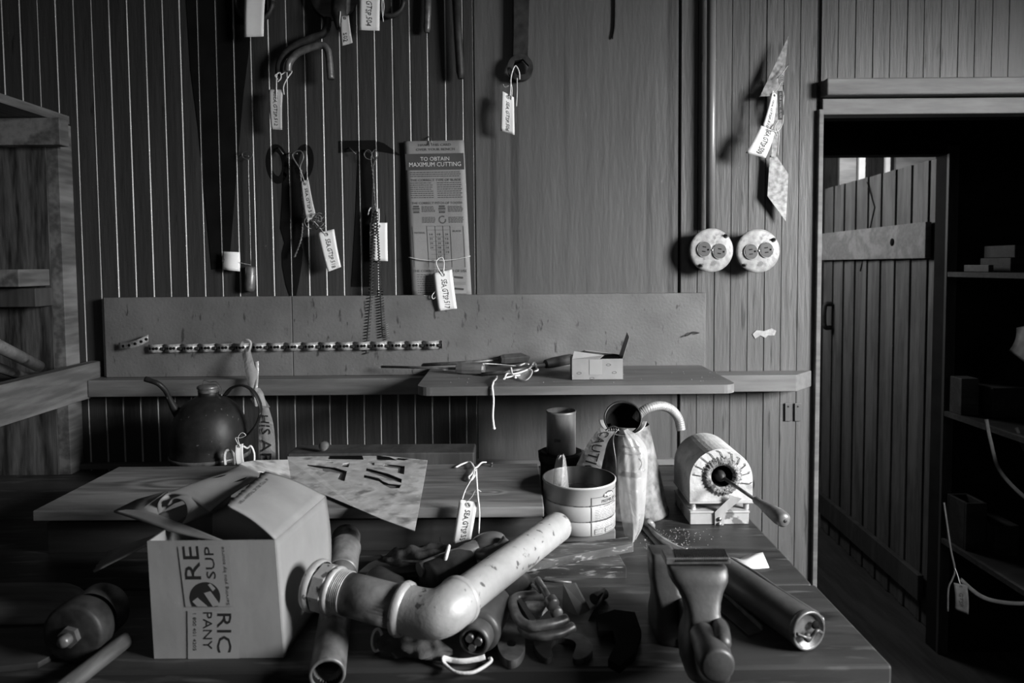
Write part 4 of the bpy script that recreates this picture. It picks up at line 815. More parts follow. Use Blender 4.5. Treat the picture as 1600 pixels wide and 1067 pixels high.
g = G(); p = H(768,729,zc); g.lathe(p+V((0,0,.0003)), (0,0,1), [(.0022,0),(.0022,.006),(.003,.006),(.003,.008),(0,.008)], 10); obj('bolt', g, 'ironm', label='small bolt standing on the lid near the white ribbon', cat='bolt')
# cardboard carton
yf1 = Y(.845); zt1 = 1.052; FL, FR = A(232,849,yf1), A(430,846,yf1); BL, BR = V((A(243,1040,yf1).x, yf1, .9006)), V((A(444,1040,yf1).x, yf1, .9006))
RR = H(508,776,zt1); RL = V((FL.x+.01, RR.y, zt1)); RRb = V((BR.x+.008, RR.y-.01, .9006)); RLb = V((BL.x+.005, RR.y-.01, .9006)); FL.z = FR.z = zt1
t = thing('cardboard_carton', (BL+RRb)/2, 'open battered cardboard carton with torn taped labels at the bench front', 'box')
g = G(); g.add([FL,FR,RR,RL,BL,BR,RRb,RLb], [(0,1,5,4),(2,3,7,6),(3,0,4,7),(4,5,6,7)])
g.surf(lambda u, v: FR.lerp(RR, u).lerp(BR.lerp(RRb, u), v)+V((.010*math.sin(math.pi*v*.9)*u**2, 0, 0)), 14, 12, sm=True); obj('carton_body', g, 'card', t, sol=.003)
a, b = A(353,790,yf1+.004), A(412,738,RR.y-.006); g = G()
rnd = random.Random(6); g.surf(lambda u, v: FR.lerp(RR, u).lerp(a.lerp(b, u), v)+V((0,0,.005*math.sin(math.pi*v)))+(V((rnd.uniform(-.003,.003),0,0)) if v > .99 else V((0,0,0))), 26, 8); rf_ = obj('right_flap', g, 'card', t, sol=.003)
fl = lambda u, v: FR.lerp(RR, u).lerp(a.lerp(b, u), v)+V((0,0,.005*math.sin(math.pi*v)+.0022))
g = G(); lettering(g, lambda u, v: fl(v, u), 'EST. WT. 26 LB. NET QTY. 36', .0, 1, .0, 1, (0,0,0)) if False else lettering(g, lambda u, v: fl(.12+.7*u, .86-.06*v), 'NET WEIGHT 26 LBS QTY 36', 0, 1, 0, 1, (0,0,0)); obj('print', g, 'inkg', rf_)
# left-rear flap, curled into a roll
Q = lambda x, y, d: A(x, y, Y(d))
g = G(); g.surf(quadS(Q(215,783,.97), Q(376,727,1.05), Q(412,743,1.02), Q(322,800,.93)), 16, 8) if False else None
arc = cr([Q(247,804,.925), Q(247,785,.935), Q(262,772,.945), Q(285,774,.94), Q(306,784,.93), Q(328,799,.92)], 5)
e1_, e2_ = Q(377,727,1.07), Q(412,743,1.02)
def S(u, v):
    k = min(v*(len(arc)-1), len(arc)-1.001); i = int(k); p = arc[i].lerp(arc[i+1], k-i); return p.lerp(e1_.lerp(e2_, v), u)+V((0,0,.004*math.sin(math.pi*u)))
g = G(); g.surf(S, 24, 24); bf = obj('rear_flap', g, 'card', t, sol=.003)
g = G()
for u0, u1, v0 in ((.46,.66,.50),(.56,.78,.84)): g.surf(lambda u, v: S(u0+(u1-u0)*u, v0+.05*v*math.sin(math.pi*min(.98, max(.02,u))))+V((0,-.001,.0026)), 10, 2)
obj('flap_slot', g, 'black', bf)
wing = [Q(178,799,.94), Q(214,781,.955), Q(262,768,.975), Q(254,776,.95), Q(246,790,.935), Q(248,808,.92), Q(214,811,.925)]; cw = Q(225,794,.942)
g = G(); g.add(wing+[cw], [(i, (i+1) % 7, 7) for i in range(7)], 0, True); obj('flap_wing', g, 'card', t, sol=.003)
tl2 = cr([Q(178,799,.94), Q(216,812,.91), Q(262,828,.88), Q(305,840,.865), Q(347,847,.85)], 6); bl2 = cr([Q(186,797,.945), Q(230,800,.925), Q(272,815,.90), Q(318,832,.87), Q(352,847,.852)], 6)
g = G(); g.surf(lambda u, v: (lambda k, i: tl2[i].lerp(tl2[i+1], k-i).lerp(bl2[i].lerp(bl2[i+1], k-i), v))(min(u*24, 23.99), int(min(u*24, 23.99))), 24, 4); obj('front_left_flap', g, 'card', t, sol=.003)
roll = cr([Q(247,804,.925), Q(256,817,.915), Q(272,823,.91), Q(288,815,.91), Q(293,797,.915), Q(286,782,.925), Q(270,779,.93), Q(261,790,.93)], 5); rd = (e1_.lerp(e2_, .5)-arc[15]).normalized()*.07
g = G(); g.surf(lambda u, v: (lambda k, i: roll[i].lerp(roll[min(i+1, len(roll)-1)], k-i))(min(u*(len(roll)-1), len(roll)-1.001), int(min(u*(len(roll)-1), len(roll)-1.001)))+rd*v, 34, 4); obj('curled_roll', g, 'card', t, sol=.002)
g = G(); rnd = random.Random(9)
g.surf(lambda u, v: quadS(Q(232,850,.85), Q(266,829,.93), Q(172,860,.96), Q(146,893,.87))(v, u)+V((0,0,0 if v < .99 else rnd.uniform(-.003,.003))), 16, 6); obj('torn_left_flap', g, 'card', t, sol=.003)
Fp = lambda x, y, o=.0022: V((A(x, y, yf1).x, yf1-o, A(x, y, yf1).z))
for lb, q in (('upper_tape', ((279,853),(357,850),(368,946),(291,947))), ('lower_tape', ((294,953),(378,955),(374,1041),(295,1042)))):
    g = G(); g.add([Fp(*p, .0019) for p in q], [(0,1,2,3)]); tp = obj(lb, g, 'cardt', t); g = G()
    def up(s_, base, topx, y0, y1): lettering(g, lambda u, v: Fp(base+(topx-base)*v+(y0-905)*0-(y0+(y1-y0)*u-905)*-.10, y0+(y1-y0)*u), s_, 0, 1, 0, 1, (0,0,0))
    if lb == 'upper_tape':
        up('RE', 316, 291, 904, 852); up('SUP', 339, 325, 903, 853); up('Serving you by source', 356, 351, 944, 853)
        cc, rr_ = (322,932), 24
        circ_ = [(cc[0]+rr_*math.cos(R(a_))*.98, cc[1]+rr_*math.sin(R(a_))) for a_ in range(-215, 36, 10)]
        g.prism([Fp(*p) for p in [q_ for q_ in circ_ if q_[1] < 946]+[(342,946),(300,946)]], (0,-.0002,0)); obj('lettering', g, 'ink', tp)
        g = G()
        for q2_ in (((320,925),(330,922),(346,944),(334,946)), ((302,938),(310,932),(326,946),(310,946)), ((326,912),(330,910),(338,918),(334,922))): g.prism([Fp(*p, .0026) for p in q2_], (0,-.0001,0))
        obj('emblem_cut', g, 'cardt', tp)
    else:
        def dn(s_, base, topx, y0, y1): lettering(g, lambda u, v: Fp(base+(topx-base)*v, y0+(y1-y0)*u), s_, 0, 1, 0, 1, (0,0,0))
        dn('RIC', 341, 363, 957, 1018); dn('PANY', 319, 333, 955, 1013); dn('1 800 401 4205', 303, 308, 957, 1015); obj('lettering', g, 'ink', tp)
# pipes
t = thing('short_pipe', Q(512,1040,.82), 'dull pipe with a coupling lying on the bench beside the carton', 'pipe')
Bn, Bf = Q(511,1055,.79), Q(541,838,1.13); ax = (Bf-Bn).normalized(); L_ = (Bf-Bn).length
g = G(); g.lathe(Bn, ax, [(.0165,.03),(.0175,0),(.0212,0),(.0218,.002),(.0215,.03),(.0215,L_*.68)], 36); obj('barrel', g, 'steeld', t)
g = G(); g.lathe(Bn, ax, [(.0172,.002),(.0165,.08),(0,.08)], 30); obj('bore', g, 'black', t)
g = G(); g.lathe(Bn+ax*L_*.66, ax, [(.022,0),(.0245,.002),(.0245,L_*.20),(.0262,L_*.205),(.0262,L_*.22),(.024,L_*.225),(.0235,L_*.33),(.018,L_*.345),(0,L_*.345)], 36); obj('coupling', g, 'steeld', t)
t = thing('elbow_pipe', Q(690,990,.83), 'long bright galvanised pipe bent by an elbow fitting across the bench', 'pipe')
e0, e1 = Q(630,951,.835), Q(717,938,.84); n0 = Q(508,918,.875); far = Q(873,822,1.12)
d0 = (e0-n0).normalized(); d1 = (far-e1).normalized()
g = G(); g.tube([n0+d0*.01, e0], .0268, 40); obj('short_leg', g, 'steeld', t)
g = G(); Lf = (far-e1).length
g.lathe(e1, d1, [(.0242,0),(.0242,Lf-.004),(.023,Lf),(.0195,Lf),(.019,Lf-.03),(0,Lf-.03)], 44); obj('long_leg', g, 'steel', t)
g = G(); mid0 = e0+d0*.052; mid1 = e1-d1*.040; pts = []
for i in range(25): s_ = i/24; pts.append(e0*(1-s_)**3+mid0*3*s_*(1-s_)**2+mid1*3*s_*s_*(1-s_)+e1*s_**3)
g.tube(pts, .0292, 44, caps=True); el = obj('elbow', g, 'steel', t)
g = G(); g.lathe(e0-d0*.004, d0, [(.0268,-.001),(.0325,0),(.0336,.003),(.0328,.008),(.0295,.011)], 44); obj('elbow_collar', g, 'steel', t)
g = G(); g.lathe(e1+d1*.002, d1, [(.0242,.004),(.0285,.003),(.0305,0),(.0305,-.004),(.0295,-.007)], 44); obj('elbow_collar', g, 'steel', t)
g = G(); g.lathe(n0-d0*.018, d0, [(.018,0),(.0318,0),(.0335,.003),(.0335,.008),(.031,.011)], 40); g.lathe(n0-d0*.007, d0, [(.0305,0),(.0315,.002),(.0315,.018),(.030,.020)], 8, sm=False)
g.lathe(n0+d0*.0135, d0, [(.028,-.002),(.0305,0),(.0305,.004),(.0285,.006),(.027,.007)], 40); un = obj('union_nut', g, 'steel', t)
g = G(); g.tube(helix([n0+d0*.020, n0+d0*.036], .0272, 6, 24), .0009, 5); obj('thread', g, 'steel', t)
g = G(); g.lathe(n0-d0*.0185, d0, [(0,.002),(.0185,.002)], 24); obj('bore', g, 'black', un)
# motor with cloth tie
def cylinder_thing(nm, lb, cat, a, b, parts, tb=None):
    t = thing(nm, V(((a.x+b.x)/2, (a.y+b.y)/2, min(a.z,b.z)-.03)), lb, cat); ax = (b-a).normalized()
    for pn, prof, m in parts: g = G(); g.lathe(a, ax, prof, 40); obj(pn, g, m, t)
    return t, ax
a, b = H(740,1003,.929), H(766,952,.931)
t, ax = cylinder_thing('drill_chuck', 'dark stepped cylindrical socket under the bright elbow, nearest the bench edge', 'tool', a, b,
  [('outer_shell', [(.021,.020),(.0265,.022),(.0275,.026),(.0275,.032),(.0262,.034),(.0262,.095),(.020,.105),(0,.105)], 'vise'), ('nose', [(.0140,.004),(.0150,0),(.0180,0),(.0200,.004),(.0210,.022)], 'vise'), ('bore', [(.0146,.001),(.013,.03),(0,.03)], 'black')])
for k in range(3): g = G(); an = 2*math.pi*k/3+.5; u_ = ax.orthogonal().normalized(); w_ = ax.cross(u_); p = a+(u_*math.cos(an)+w_*math.sin(an))*.0068; g.tube([p-ax*.003, p+ax*.02], .0050, 8); obj('jaw', g, 'ironm', t)
t = thing('white_loop_tie', H(725,1040,.902), 'white cotton tape loop lying on the bench under the dark socket', 'tie')
g = G(); P = cr([H(*p) for p in ((758,1026,.910),(745,1030,.908),(722,1033,.908),(704,1031,.908),(692,1028,.912),(696,1038,.906),(712,1050,.904),(736,1051,.904),(754,1043,.905),(767,1033,.906),(765,1027,.910))], 6)
g.tube(P, .0021, 10, flat=1.7, up=(0,0,1)); obj('tape_loop', g, 'string', t)
a, b = Q(668,912,.96), Q(735,896,1.02); a.z = b.z = .945
cylinder_thing('electric_socket', 'dark cylinder lying half hidden behind the long bright pipe', 'tool', a, b, [('shell', [(0,0),(.020,0),(.024,.004),(.024,.03),(.026,.032),(.026,.075),(0,.08)], 'iron')])
a, b = Q(585,900,1.0), Q(650,925,.93); a.z = b.z = .925
cylinder_thing('iron_sleeve', 'dark grey iron sleeve lying behind the short leg of the elbow pipe', 'sleeve', a, b, [('shell', [(0,0),(.021,0),(.023,.003),(.023,.05),(.019,.056),(.019,.08),(0,.08)], 'vise')])
# blade, D-handle, ties
g = G(); g.prism([H(x,y,.930) for x,y in ((560,893),(575,880),(600,868),(650,868),(690,876),(690,884),(640,892),(590,900))], (0,0,-.004)); obj('flat_scraper', g, 'vise', label='broad dark blade lying on the long board behind the elbow pipe', cat='blade', bev=.001)
g = G(); g.tube([Q(628,876,1.03), Q(700,879,1.01)], .0022, 8); obj('thin_rod', g, 'galv', label='thin pale rod lying across the dark blade', cat='rod')
t = thing('spade_handle', Q(760,860,1.02), 'dark wooden spade-type handle with split grip behind the bright pipe', 'handle')
g = G(); g.tube(cr([Q(655,890,.97), Q(700,872,1.0), Q(740,858,1.02), Q(756,852,1.03)], 5), [.0105]*8+[.0125]*8, 16); obj('shaft', g, 'handle', t)
rot = Matrix.Rotation(R(-14), 3, 'Y')
g = G(); g.ell(Q(762,848,1.03), (.029,.020,.0155), 24, rot=rot); obj('grip', g, 'handle', t)
g = G(); g.tube(cr([Q(738,862,1.02), Q(760,866,1.005), Q(782,856,1.005), Q(793,843,1.01)], 6), [.009]*6+[.0105]*6+[.009]*7, 14); obj('split_fork', g, 'handle', t)
t = thing('cotton_collar', Q(697,872,.99), 'white cotton tie knotted round the shaft of the spade-type handle', 'tie')
c = Q(697,869,.990); g = G(); g.tube(circ(c, (0,.0135,.0), (.004,.0,.0135), 24)+[c+V((0,.0135,.0))], .0034, 8, flat=.8); obj('collar', g, 'string', t)
g = G(); g.ell(Q(691,875,.982), (.0045,.0045,.0045), 10); g.tube(cr([Q(693,878,.98), Q(703,884,.98), Q(712,892,.98), Q(718,889,.98)], 5), .0022, 8, flat=.5); obj('knot', g, 'string', t)
# rags
def rag(pts, r, lb, seed, m='rag'):
    rnd = random.Random(seed); g = G(); P = [V(p) for p in pts]; lo = min(p.z-r for p in P)
    def fn(u, v):
        k = u*(len(P)-1); i = min(int(k), len(P)-2); f = k-i; c = P[i].lerp(P[i+1], f); e = math.sin(math.pi*min(.985, max(.015, u)))**.5
        a = 2*math.pi*v; rr_ = r*e*(1+.22*math.sin(3*a+9*u+seed)+.13*math.sin(5*a-17*u)+.12*math.sin(31*u+2*a)); t_ = (P[i+1]-P[i]).normalized(); u_ = t_.cross(V((0,0,1))).normalized()
        q = c+u_*math.cos(a)*rr_*1.5+V((0,0,1))*math.sin(a)*rr_; q.z = max(q.z, lo+.0005); return q
    g.surf(fn, 44, 22); return obj('cloth_rag', g, m, label=lb, cat='rag', group='rags on the bench')
rag([H(600,872,.932), H(640,870,.936), H(690,869,.936), H(722,871,.932)], .016, 'bunched dark rag between the long board and the plank box', 1)
rag([H(590,1000,.914), H(625,1005,.916), H(670,1012,.914), H(708,1018,.911)], .0125, 'crumpled grey rag on the bench under the elbow pipe', 2)
rag([H(655,900,.918), H(700,905,.92), H(745,905,.918)], .016, 'dark rag heap behind the long bright pipe', 3)
c = H(589,1000,.915); g = G(); g.tube(circ(c, (.006,.002,.0), (0,.003,.013), 22)+[c+V((.006,.002,0))], .0019, 8); obj('small_ring', g, 'steel', label='small bright ring standing beside the grey rag', cat='ring')
# clamps
k2 = lambda pts: [(680+x/4.32, 820+y/4.32) for x, y in pts]
def clamp(lb, z, arm, web, parts):
    P = k2(arm); t = thing('c_clamp', H(*P[-1], z-.012), lb, 'clamp', 'C-clamps on the bench')
    g = G(); g.tube(cr([H(x, y, z) for x, y in P], 6), .0068, 14, flat=.95, up=(0,0,1)); fr = obj('frame', g, 'ironm', t)
    g = G(); g.prism([H(x, y, z+.003) for x, y in k2(web[1])], (0,0,-.010)); obj(web[0], g, web[2], fr, bev=.001)
    for pn, pts, r_, pad in parts:
        g = G(); Q3 = [H(680+x/4.32, 820+y/4.32, zz_) for x, y, zz_ in pts]; g.tube(Q3, r_, 14)
        if pn == 'screw': g.tube(helix(Q3[:2], r_*.95, 9, 10), .0009, 5)
        so = obj(pn, g, 'ironm', t)
        if pad: g = G(); ax = (Q3[-1]-Q3[-2]).normalized(); g.lathe(Q3[-1], ax, [(0,-.003),(pad*.95,-.003),(pad,0),(pad,.007),(pad*.8,.009),(0,.009)], 26); obj('swivel_pad', g, 'ironm', so)
    return t
clamp('upper worn iron C-clamp of the stacked pair on the bench', .9405,
  [(768,480),(680,478),(600,480),(545,492),(522,525),(538,590),(580,655),(645,683),(740,676),(830,656),(884,634)],
  ('web', [(552,505),(582,496),(680,636),(645,656)], 'iron'), (('screw', [(690,368,.958), (735,440,.955), (780,515,.949)], .0046, .0092), ('tommy_bar', [(655,405,.950), (712,455,.952)], .0022, 0)))
clamp('lower worn iron C-clamp of the stacked pair on the bench', .9265,
  [(585,690),(620,728),(680,744),(750,748),(840,732),(892,706),(928,688)],
  ('web_plate', [(590,492),(748,478),(770,520),(705,585),(640,596)], 'galv'), (('screw', [(690,395,.934), (740,470,.934), (812,580,.934)], .0046, .0080), ('tommy_bar', [(720,372,.936), (920,388,.934)], .0022, 0)))
def flat(nm, pts, z, th, m, lb, cat, holes=(), bev=.0012):
    g = G(); g.prism(cr([H(x,y,z) for x,y in pts]+[H(*pts[0],z)], 4)[:-1] if cat == 'wrench' else [H(x,y,z) for x,y in pts], (0,0,-th), holes=[[H(x,y,z) for x,y in h] for h in holes]); return obj(nm, g, m, label=lb, cat=cat, bev=bev)
ring_ = lambda cx, cy, rx, ry, n=14: [(cx+rx*math.cos(2*math.pi*i/n), cy+ry*math.sin(2*math.pi*i/n)) for i in range(n)]
flat('wrench', [(776,985),(790,968),(806,972),(818,990),(820,1010),(812,1026),(799,1032),(786,1026),(778,1010)], .911, .0105, 'ironm', 'worn iron wrench end with a round eye beside the dark socket', 'wrench', [ring_(799,1005,8,5)])
flat('open_end_wrench', [(838,990),(860,985),(900,990),(920,1000),(926,1014),(916,1026),(900,1030),(895,1024),(900,1006),(888,998),(868,998),(861,1010),(863,1024),(852,1028),(838,1015),(833,1000)], .908, .0075, 'iron', 'dark open-ended wrench jaws below the C-clamps', 'wrench')
g = G(); P = [Q(880,912,.985), Q(898,912,.985), Q(921,955,.955), Q(910,976,.93), Q(898,992,.93), Q(877,985,.94)]; g.prism(P, (.002,.004,0)); obj('steel_plate', g, 'vise', label='flat dull steel plate leaning right of the C-clamps', cat='plate')
g = G(); g.prism([Q(921,965,.93), Q(938,934,.95), Q(945,924,.98), Q(937,948,.96), Q(921,984,.92), Q(912,986,.92)], (.002,.004,0)); g.tube([Q(928,936,.97), Q(944,927,.99)], .008, 10); obj('steel_bracket', g, 'iron', label='dark bent steel bracket right of the leaning plate', cat='bracket')
for nm, a, b, lb in (('thin_rod', Q(797,907,1.05), Q(826,914,1.03), 'short thin bright rod left of the clamp screw'), ):
    a.z = max(a.z, .9035); b.z = max(b.z, .9035); g = G(); g.tube([a, b], .0022, 8); g.ell(b, (.0035,.0035,.0035), 8); obj(nm, g, 'ironm', label=lb, cat='rod', group='thin rods on the bench')
g = G(); a = Q(790,925,.99); a.z = .93; g.lathe(a, V((.3,-.75,.0)), [(0,0),(.028,0),(.030,.004),(.030,.03),(.022,.034),(0,.034)], 30); obj('iron_weight', g, 'iron', label='dark round iron weight between the bright pipe and clamps', cat='weight')
flat('dark_hook', [(932,962),(960,952),(992,956),(1002,985),(992,1020),(968,1040),(950,1030),(962,1005),(958,985),(935,985)], .912, .010, 'black', 'dark hooked iron bar in the shadow left of the vise', 'hook')
# grease gun
a, b = H(1264,986,.9265), H(1108,880,.9245)
t = thing('grease_gun', V(((a.x+b.x)/2,(a.y+b.y)/2,.9)), 'long dark grey cylinder gun with dented end cap right of the vise', 'grease gun'); ax = (b-a).normalized(); L_ = (b-a).length
g = G(); g.lathe(a, ax, [(.0235,.002),(.0245,.004),(.0245,L_*.90),(.0235,L_*.92)], 40); obj('barrel', g, 'tube', t)
g = G(); g.lathe(a, ax, [(0,.006),(.010,.004),(.020,.005),(.022,0),(.0245,-.001),(.0258,.001),(.0258,.006),(.0245,.008)], 40); cp = obj('end_cap', g, 'ironm', t)
u_ = ax.cross(V((0,0,1))).normalized(); w_ = u_.cross(ax)
g = G(); g.tube(cr([a-ax*.003+u_*.018-w_*.004, a-ax*.007+u_*.006+w_*.003, a-ax*.004-u_*.002-w_*.006, a-ax*.007-u_*.012-w_*.002, a-ax*.003-u_*.022+w_*.002], 6), .0022, 8); obj('bent_wire', g, 'ironm', cp)
g = G(); g.lathe(a-ax*.001-w_*.006-u_*.004, -ax, [(.006,0),(.006,.003),(.003,.004),(0,.004)], 16); obj('plunger_hole', g, 'iron', cp)
g = G(); g.lathe(a+u_*.009+w_*.007-ax*.0005, -ax, [(.0055,0),(.0055,.0006),(0,.0006)], 14); obj('cap_hole', g, 'black', cp)
g = G(); g.lathe(a+ax*L_*.91, ax, [(.0242,-.01),(.0256,-.008),(.0256,0),(.022,.004),(.0215,.012),(.023,.014),(.023,.02),(.014,.026),(0,.027)], 36); obj('collar', g, 'iron', t)
g = G(); e = H(1276,962,.922)
g.tube([H(1132,868,.915), H(1182,897,.916), H(1215,922,.918), H(1245,942,.920), e], [.003,.004,.0048,.0055,.0058], 12); g.tube(cr([e, H(1284,966,.922), H(1284,978,.912), H(1278,986,.905)], 5), .0032, 8); obj('lever', g, 'tube', t)
g = G(); zf = .9012; P = [H(x,y,zf) for x,y in ((1118,864),(1135,869),(1155,873),(1172,866),(1192,863),(1202,887),(1180,889),(1160,887),(1140,878))]
cen = H(1165,877,zf+.005); g.add(P+[cen], [(i,(i+1)%9,9) for i in range(9)], 0, True); obj('paper_scrap', g, 'paper', label='white torn scrap of paper on the bench behind the grease gun', cat='paper', sol=.0005)
flat('steel_square', [(1000,823),(1012,821),(1100,905),(1190,985),(1170,992),(1080,915)], .9035, .003, 'iron', 'long dark steel strip running from the cone can toward the bench front', 'strip', bev=.0005)
g = G(); g.prism([H(x,y,.904) for x,y in ((1012,822),(1014,822),(1192,984),(1190,985))], (0,0,.006)); obj('steel_angle', g, 'ironm', label='thin bright edge strip beside the long dark steel strip', cat='strip')
# vise
t = thing('bench_vise', Q(1090,1000,.86), 'heavy grey bench vise mounted at the front edge of the bench', 'vise')
def loft(g, secs, n=28, p=3.2, caps=True):   # (px left, px right, py, d of the front, thickness)
    vs = []; fs = []
    for xl, xr, py, d, th in secs:
        L1, R1 = Q(xl, py, d), Q(xr, py, d); c = (L1+R1)/2+V((0, th/2, 0)); hx = (R1-L1).length/2; hy = th/2
        for j in range(n):
            a = 2*math.pi*j/n; ca, sa = math.cos(a), math.sin(a); vs.append(c+V((math.copysign(abs(ca)**(2/p), ca)*hx, math.copysign(abs(sa)**(2/p), sa)*hy, 0)))
    for i in range(len(secs)-1):
        for j in range(n): a, b = i*n+j, i*n+(j+1)%n; fs.append((a, b, b+n, a+n))
    fs += [tuple(range(n)), tuple(len(vs)-1-j for j in range(n))]; g.add(vs, fs, 0, True)
g = G(); loft(g, [(1050,1132,887,.792,.020),(1048,1136,889,.788,.026),(1046,1141,894,.785,.030),(1049,1143,906,.78,.032),(1054,1142,916,.778,.032),(1064,1135,930,.775,.030),(1071,1131,946,.77,.030),(1075,1130,962,.765,.032),(1076,1133,978,.76,.038),(1075,1140,994,.755,.048),(1073,1147,1012,.75,.056),(1073,1151,1035,.745,.06),(1075,1151,1055,.745,.06),(1080,1148,1070,.747,.055)]); obj('moving_jaw', g, 'vise', t)
g = G(); a0, a1 = Q(1040,879,.81), Q(1134,877,.81)
zj = 1.0478; g.box((a0.x-.004, Y(.792), zj-.008), (a1.x, Y(.818), zj)); jp = obj('jaw_plate', g, 'ironm', t, bev=.0012)
g = G()
for i in range(30): x = a0.x+.008+(a1.x-a0.x-.010)*i/30; g.tube([V((x, Y(.7915), zj-.004)), V((x+.001, Y(.793), zj+.0003)), V((x+.004, Y(.816), zj+.0003))], .0008, 4)
obj('jaw_serration', g, 'iron', jp, kind='stuff')
g = G(); loft(g, [(1020,1052,866,.86,.03),(1019,1058,868,.858,.034),(1018,1060,885,.858,.036),(1019,1060,905,.86,.036),(1024,1064,930,.86,.04),(1028,1090,955,.86,.06),(1028,1120,985,.86,.08),(1030,1130,1010,.86,.09)], p=6); obj('fixed_jaw', g, 'vise', t, bev=.0)
g = G(); g.box((Q(1078,1000,.8).x, Y(.80), .925), (Q(1132,1000,.8).x, Y(.96), .965)); obj('slide_bar', g, 'iron', t, bev=.003)
g = G(); cb_ = V((Q(1100,1000,.88).x-.012, Y(.90), .9005)); g.lathe(cb_, (0,0,1), [(0,0),(.048,0),(.050,.003),(.050,.010),(.034,.016),(.030,.030),(0,.03)], 36); obj('swivel_base', g, 'iron', t)
c = Q(1122,1042,.69); ax = V((0,1,.03)).normalized()
g = G(); g.lathe(c, ax, [(0,0),(.015,0),(.0178,.0015),(.0188,.005),(.0188,.020),(.017,.028),(.014,.06)], 36); obj('screw_head', g, 'vise', t)
g = G(); P = cr([Q(1129,1003,.715), Q(1128,990,.73), Q(1124,978,.765)], 6); g.tube(P, [.009+.0*i for i in range(len(P))], 16); g.ell(P[0], (.0092,.0092,.0092), 16); obj('upper_boss', g, 'vise', t)
# left foreground
a, b = H(112,992,.938), H(172,942,.940)
t, ax = cylinder_thing('pulley_plug', 'dark round drum with a hex nut lying left of the carton', 'drum', a, b, [('face', [(0,-.001),(.034,-.001),(.0375,.001),(.0385,.004),(.0385,.026),(.033,.034)], 'iron'), ('rear_hub', [(.033,.040),(.0345,.046),(.0345,.066),(.028,.075),(0,.076)], 'ironm')])
g = G(); g.lathe(a-ax*.008, ax, [(0,0),(.013,0),(.013,.008),(0,.008)], 6, sm=False); obj('hex_nut', g, 'ironm', t)
g = G(); g.lathe(a-ax*.016, ax, [(0,-.004),(.006,-.003),(.0075,.0),(.0075,.010)], 16); obj('stud', g, 'ironm', t)
g = G(); p, q = H(100,1075,.912), H(196,1000,.914); g.tube([p+(p-q)*.15, q], .0105, 16); obj('wood_stick', g, 'lwood', label='round pale wooden stick on the bench left of the carton', cat='stick')
g = G(); loft(g, [(-70,88,935,.96,.05),(-72,96,945,.95,.06),(-75,100,968,.93,.08),(-78,98,980,.93,.08)], p=4); obj('wood_lump', g, 'chest', label='dark worn lump of timber at the far left of the bench', cat='timber')
g = G(); p = H(-60,1030,.906); g.prism([H(x,y,.908) for x,y in ((-80,995),(60,985),(105,1010),(60,1035),(-80,1050))], (0,0,-.0075)); obj('thin_board', g, 'chestd', label='thin dark board under the timber lump at bottom left', cat='board', bev=.001)
# bundle of pipes resting on the side plank
for i, (p, q, r_, lb) in enumerate(((A(60,572,-.24), A(-40,522,-.48), .012, 'upper dark pipe of the pair resting at the left edge above the side plank'), (A(40,590,-.16), A(-40,560,-.36), .010, 'lower dark pipe of the pair resting at the left edge above the side plank'))):
    g = G(); ax = (q-p); L_ = ax.length; g.lathe(p, ax, [(.0,.01),(r_*.75,.01),(r_*.8,0),(r_,0),(r_,L_),(0,L_)], 24); obj('pipe_offcut', g, 'steeld', label=lb, cat='pipe', group='pipe offcuts at the left')
g = G(); g.box((-1.35, -1.0, 1.140), (x_p-.031, -.06, 1.150)); obj('side_shelf', g, 'dwood', label='dark shelf board behind the pale side plank at far left', cat='shelf')
# ================================================================== through the doorway
Z = lambda px, py, d: A(px, py, Y(d))
dr = thing('ledged_door', Z(1380,900,2.9), 'old ledged board door standing ajar beyond the doorway', 'door')
aR, aL = Z(1456,1000,2.50), Z(1281,800,3.55); aR = V((aR.x, aR.y, 0)); aL = V((aL.x, aL.y, 0)); dv = aR-aL; n = V((-dv.y, dv.x, 0)).normalized(); n = n if n.x < 0 else -n
hR = Z(1468,245,2.50).z; NB = 26
def leaf(u, z, o=0): return aL+dv*u+n*o+V((0,0,z))
for i in range(NB):
    u0, u1 = i/NB, (i+1)/NB-.006; jit = .003*((i*7) % 3-1); g = G()
    P = [leaf(u0,.005,jit), leaf(u1,.005,jit), leaf(u1,hR,jit), leaf(u0,hR,jit)]; g.prism(P, n*-.018); obj('door_board', g, 'door', dr)
for lb, z0_, z1_, o in (('ledge', Z(1457,403,2.5).z, Z(1457,345,2.5).z, .0), ('ledge', .10, .20, 0)):
    g = G(); P = [leaf(-.01,z0_,.006), leaf(.95,z0_,.006), leaf(.95,z1_,.006), leaf(-.01,z1_,.006)]; g.prism(P, n*.022); obj(lb, g, 'dbrace' if z0_ > .5 else 'dwood', dr, bev=.002)
g = G(); g.lathe(leaf(.72,(Z(1457,403,2.5).z+Z(1457,345,2.5).z)/2,.028), n, [(0,0),(.016,0),(.016,.0015),(0,.0015)], 14); obj('knot_hole', g, 'black', dr)
g = G(); p = leaf(.12,1.13,.01); g.tube(cr([p+V((0,0,.06)), p+n*.03+V((0,0,.05)), p+n*.03-V((0,0,.05)), p-V((0,0,.06))], 5), .012, 8); obj('door_handle', g, 'iron', dr)
g = G(); g.tube([leaf(.45,hR-.02,.002), leaf(.52,hR-.14,.002), leaf(.40,hR-.42,.002)], .003, 5); obj('scratch', g, 'black', dr)
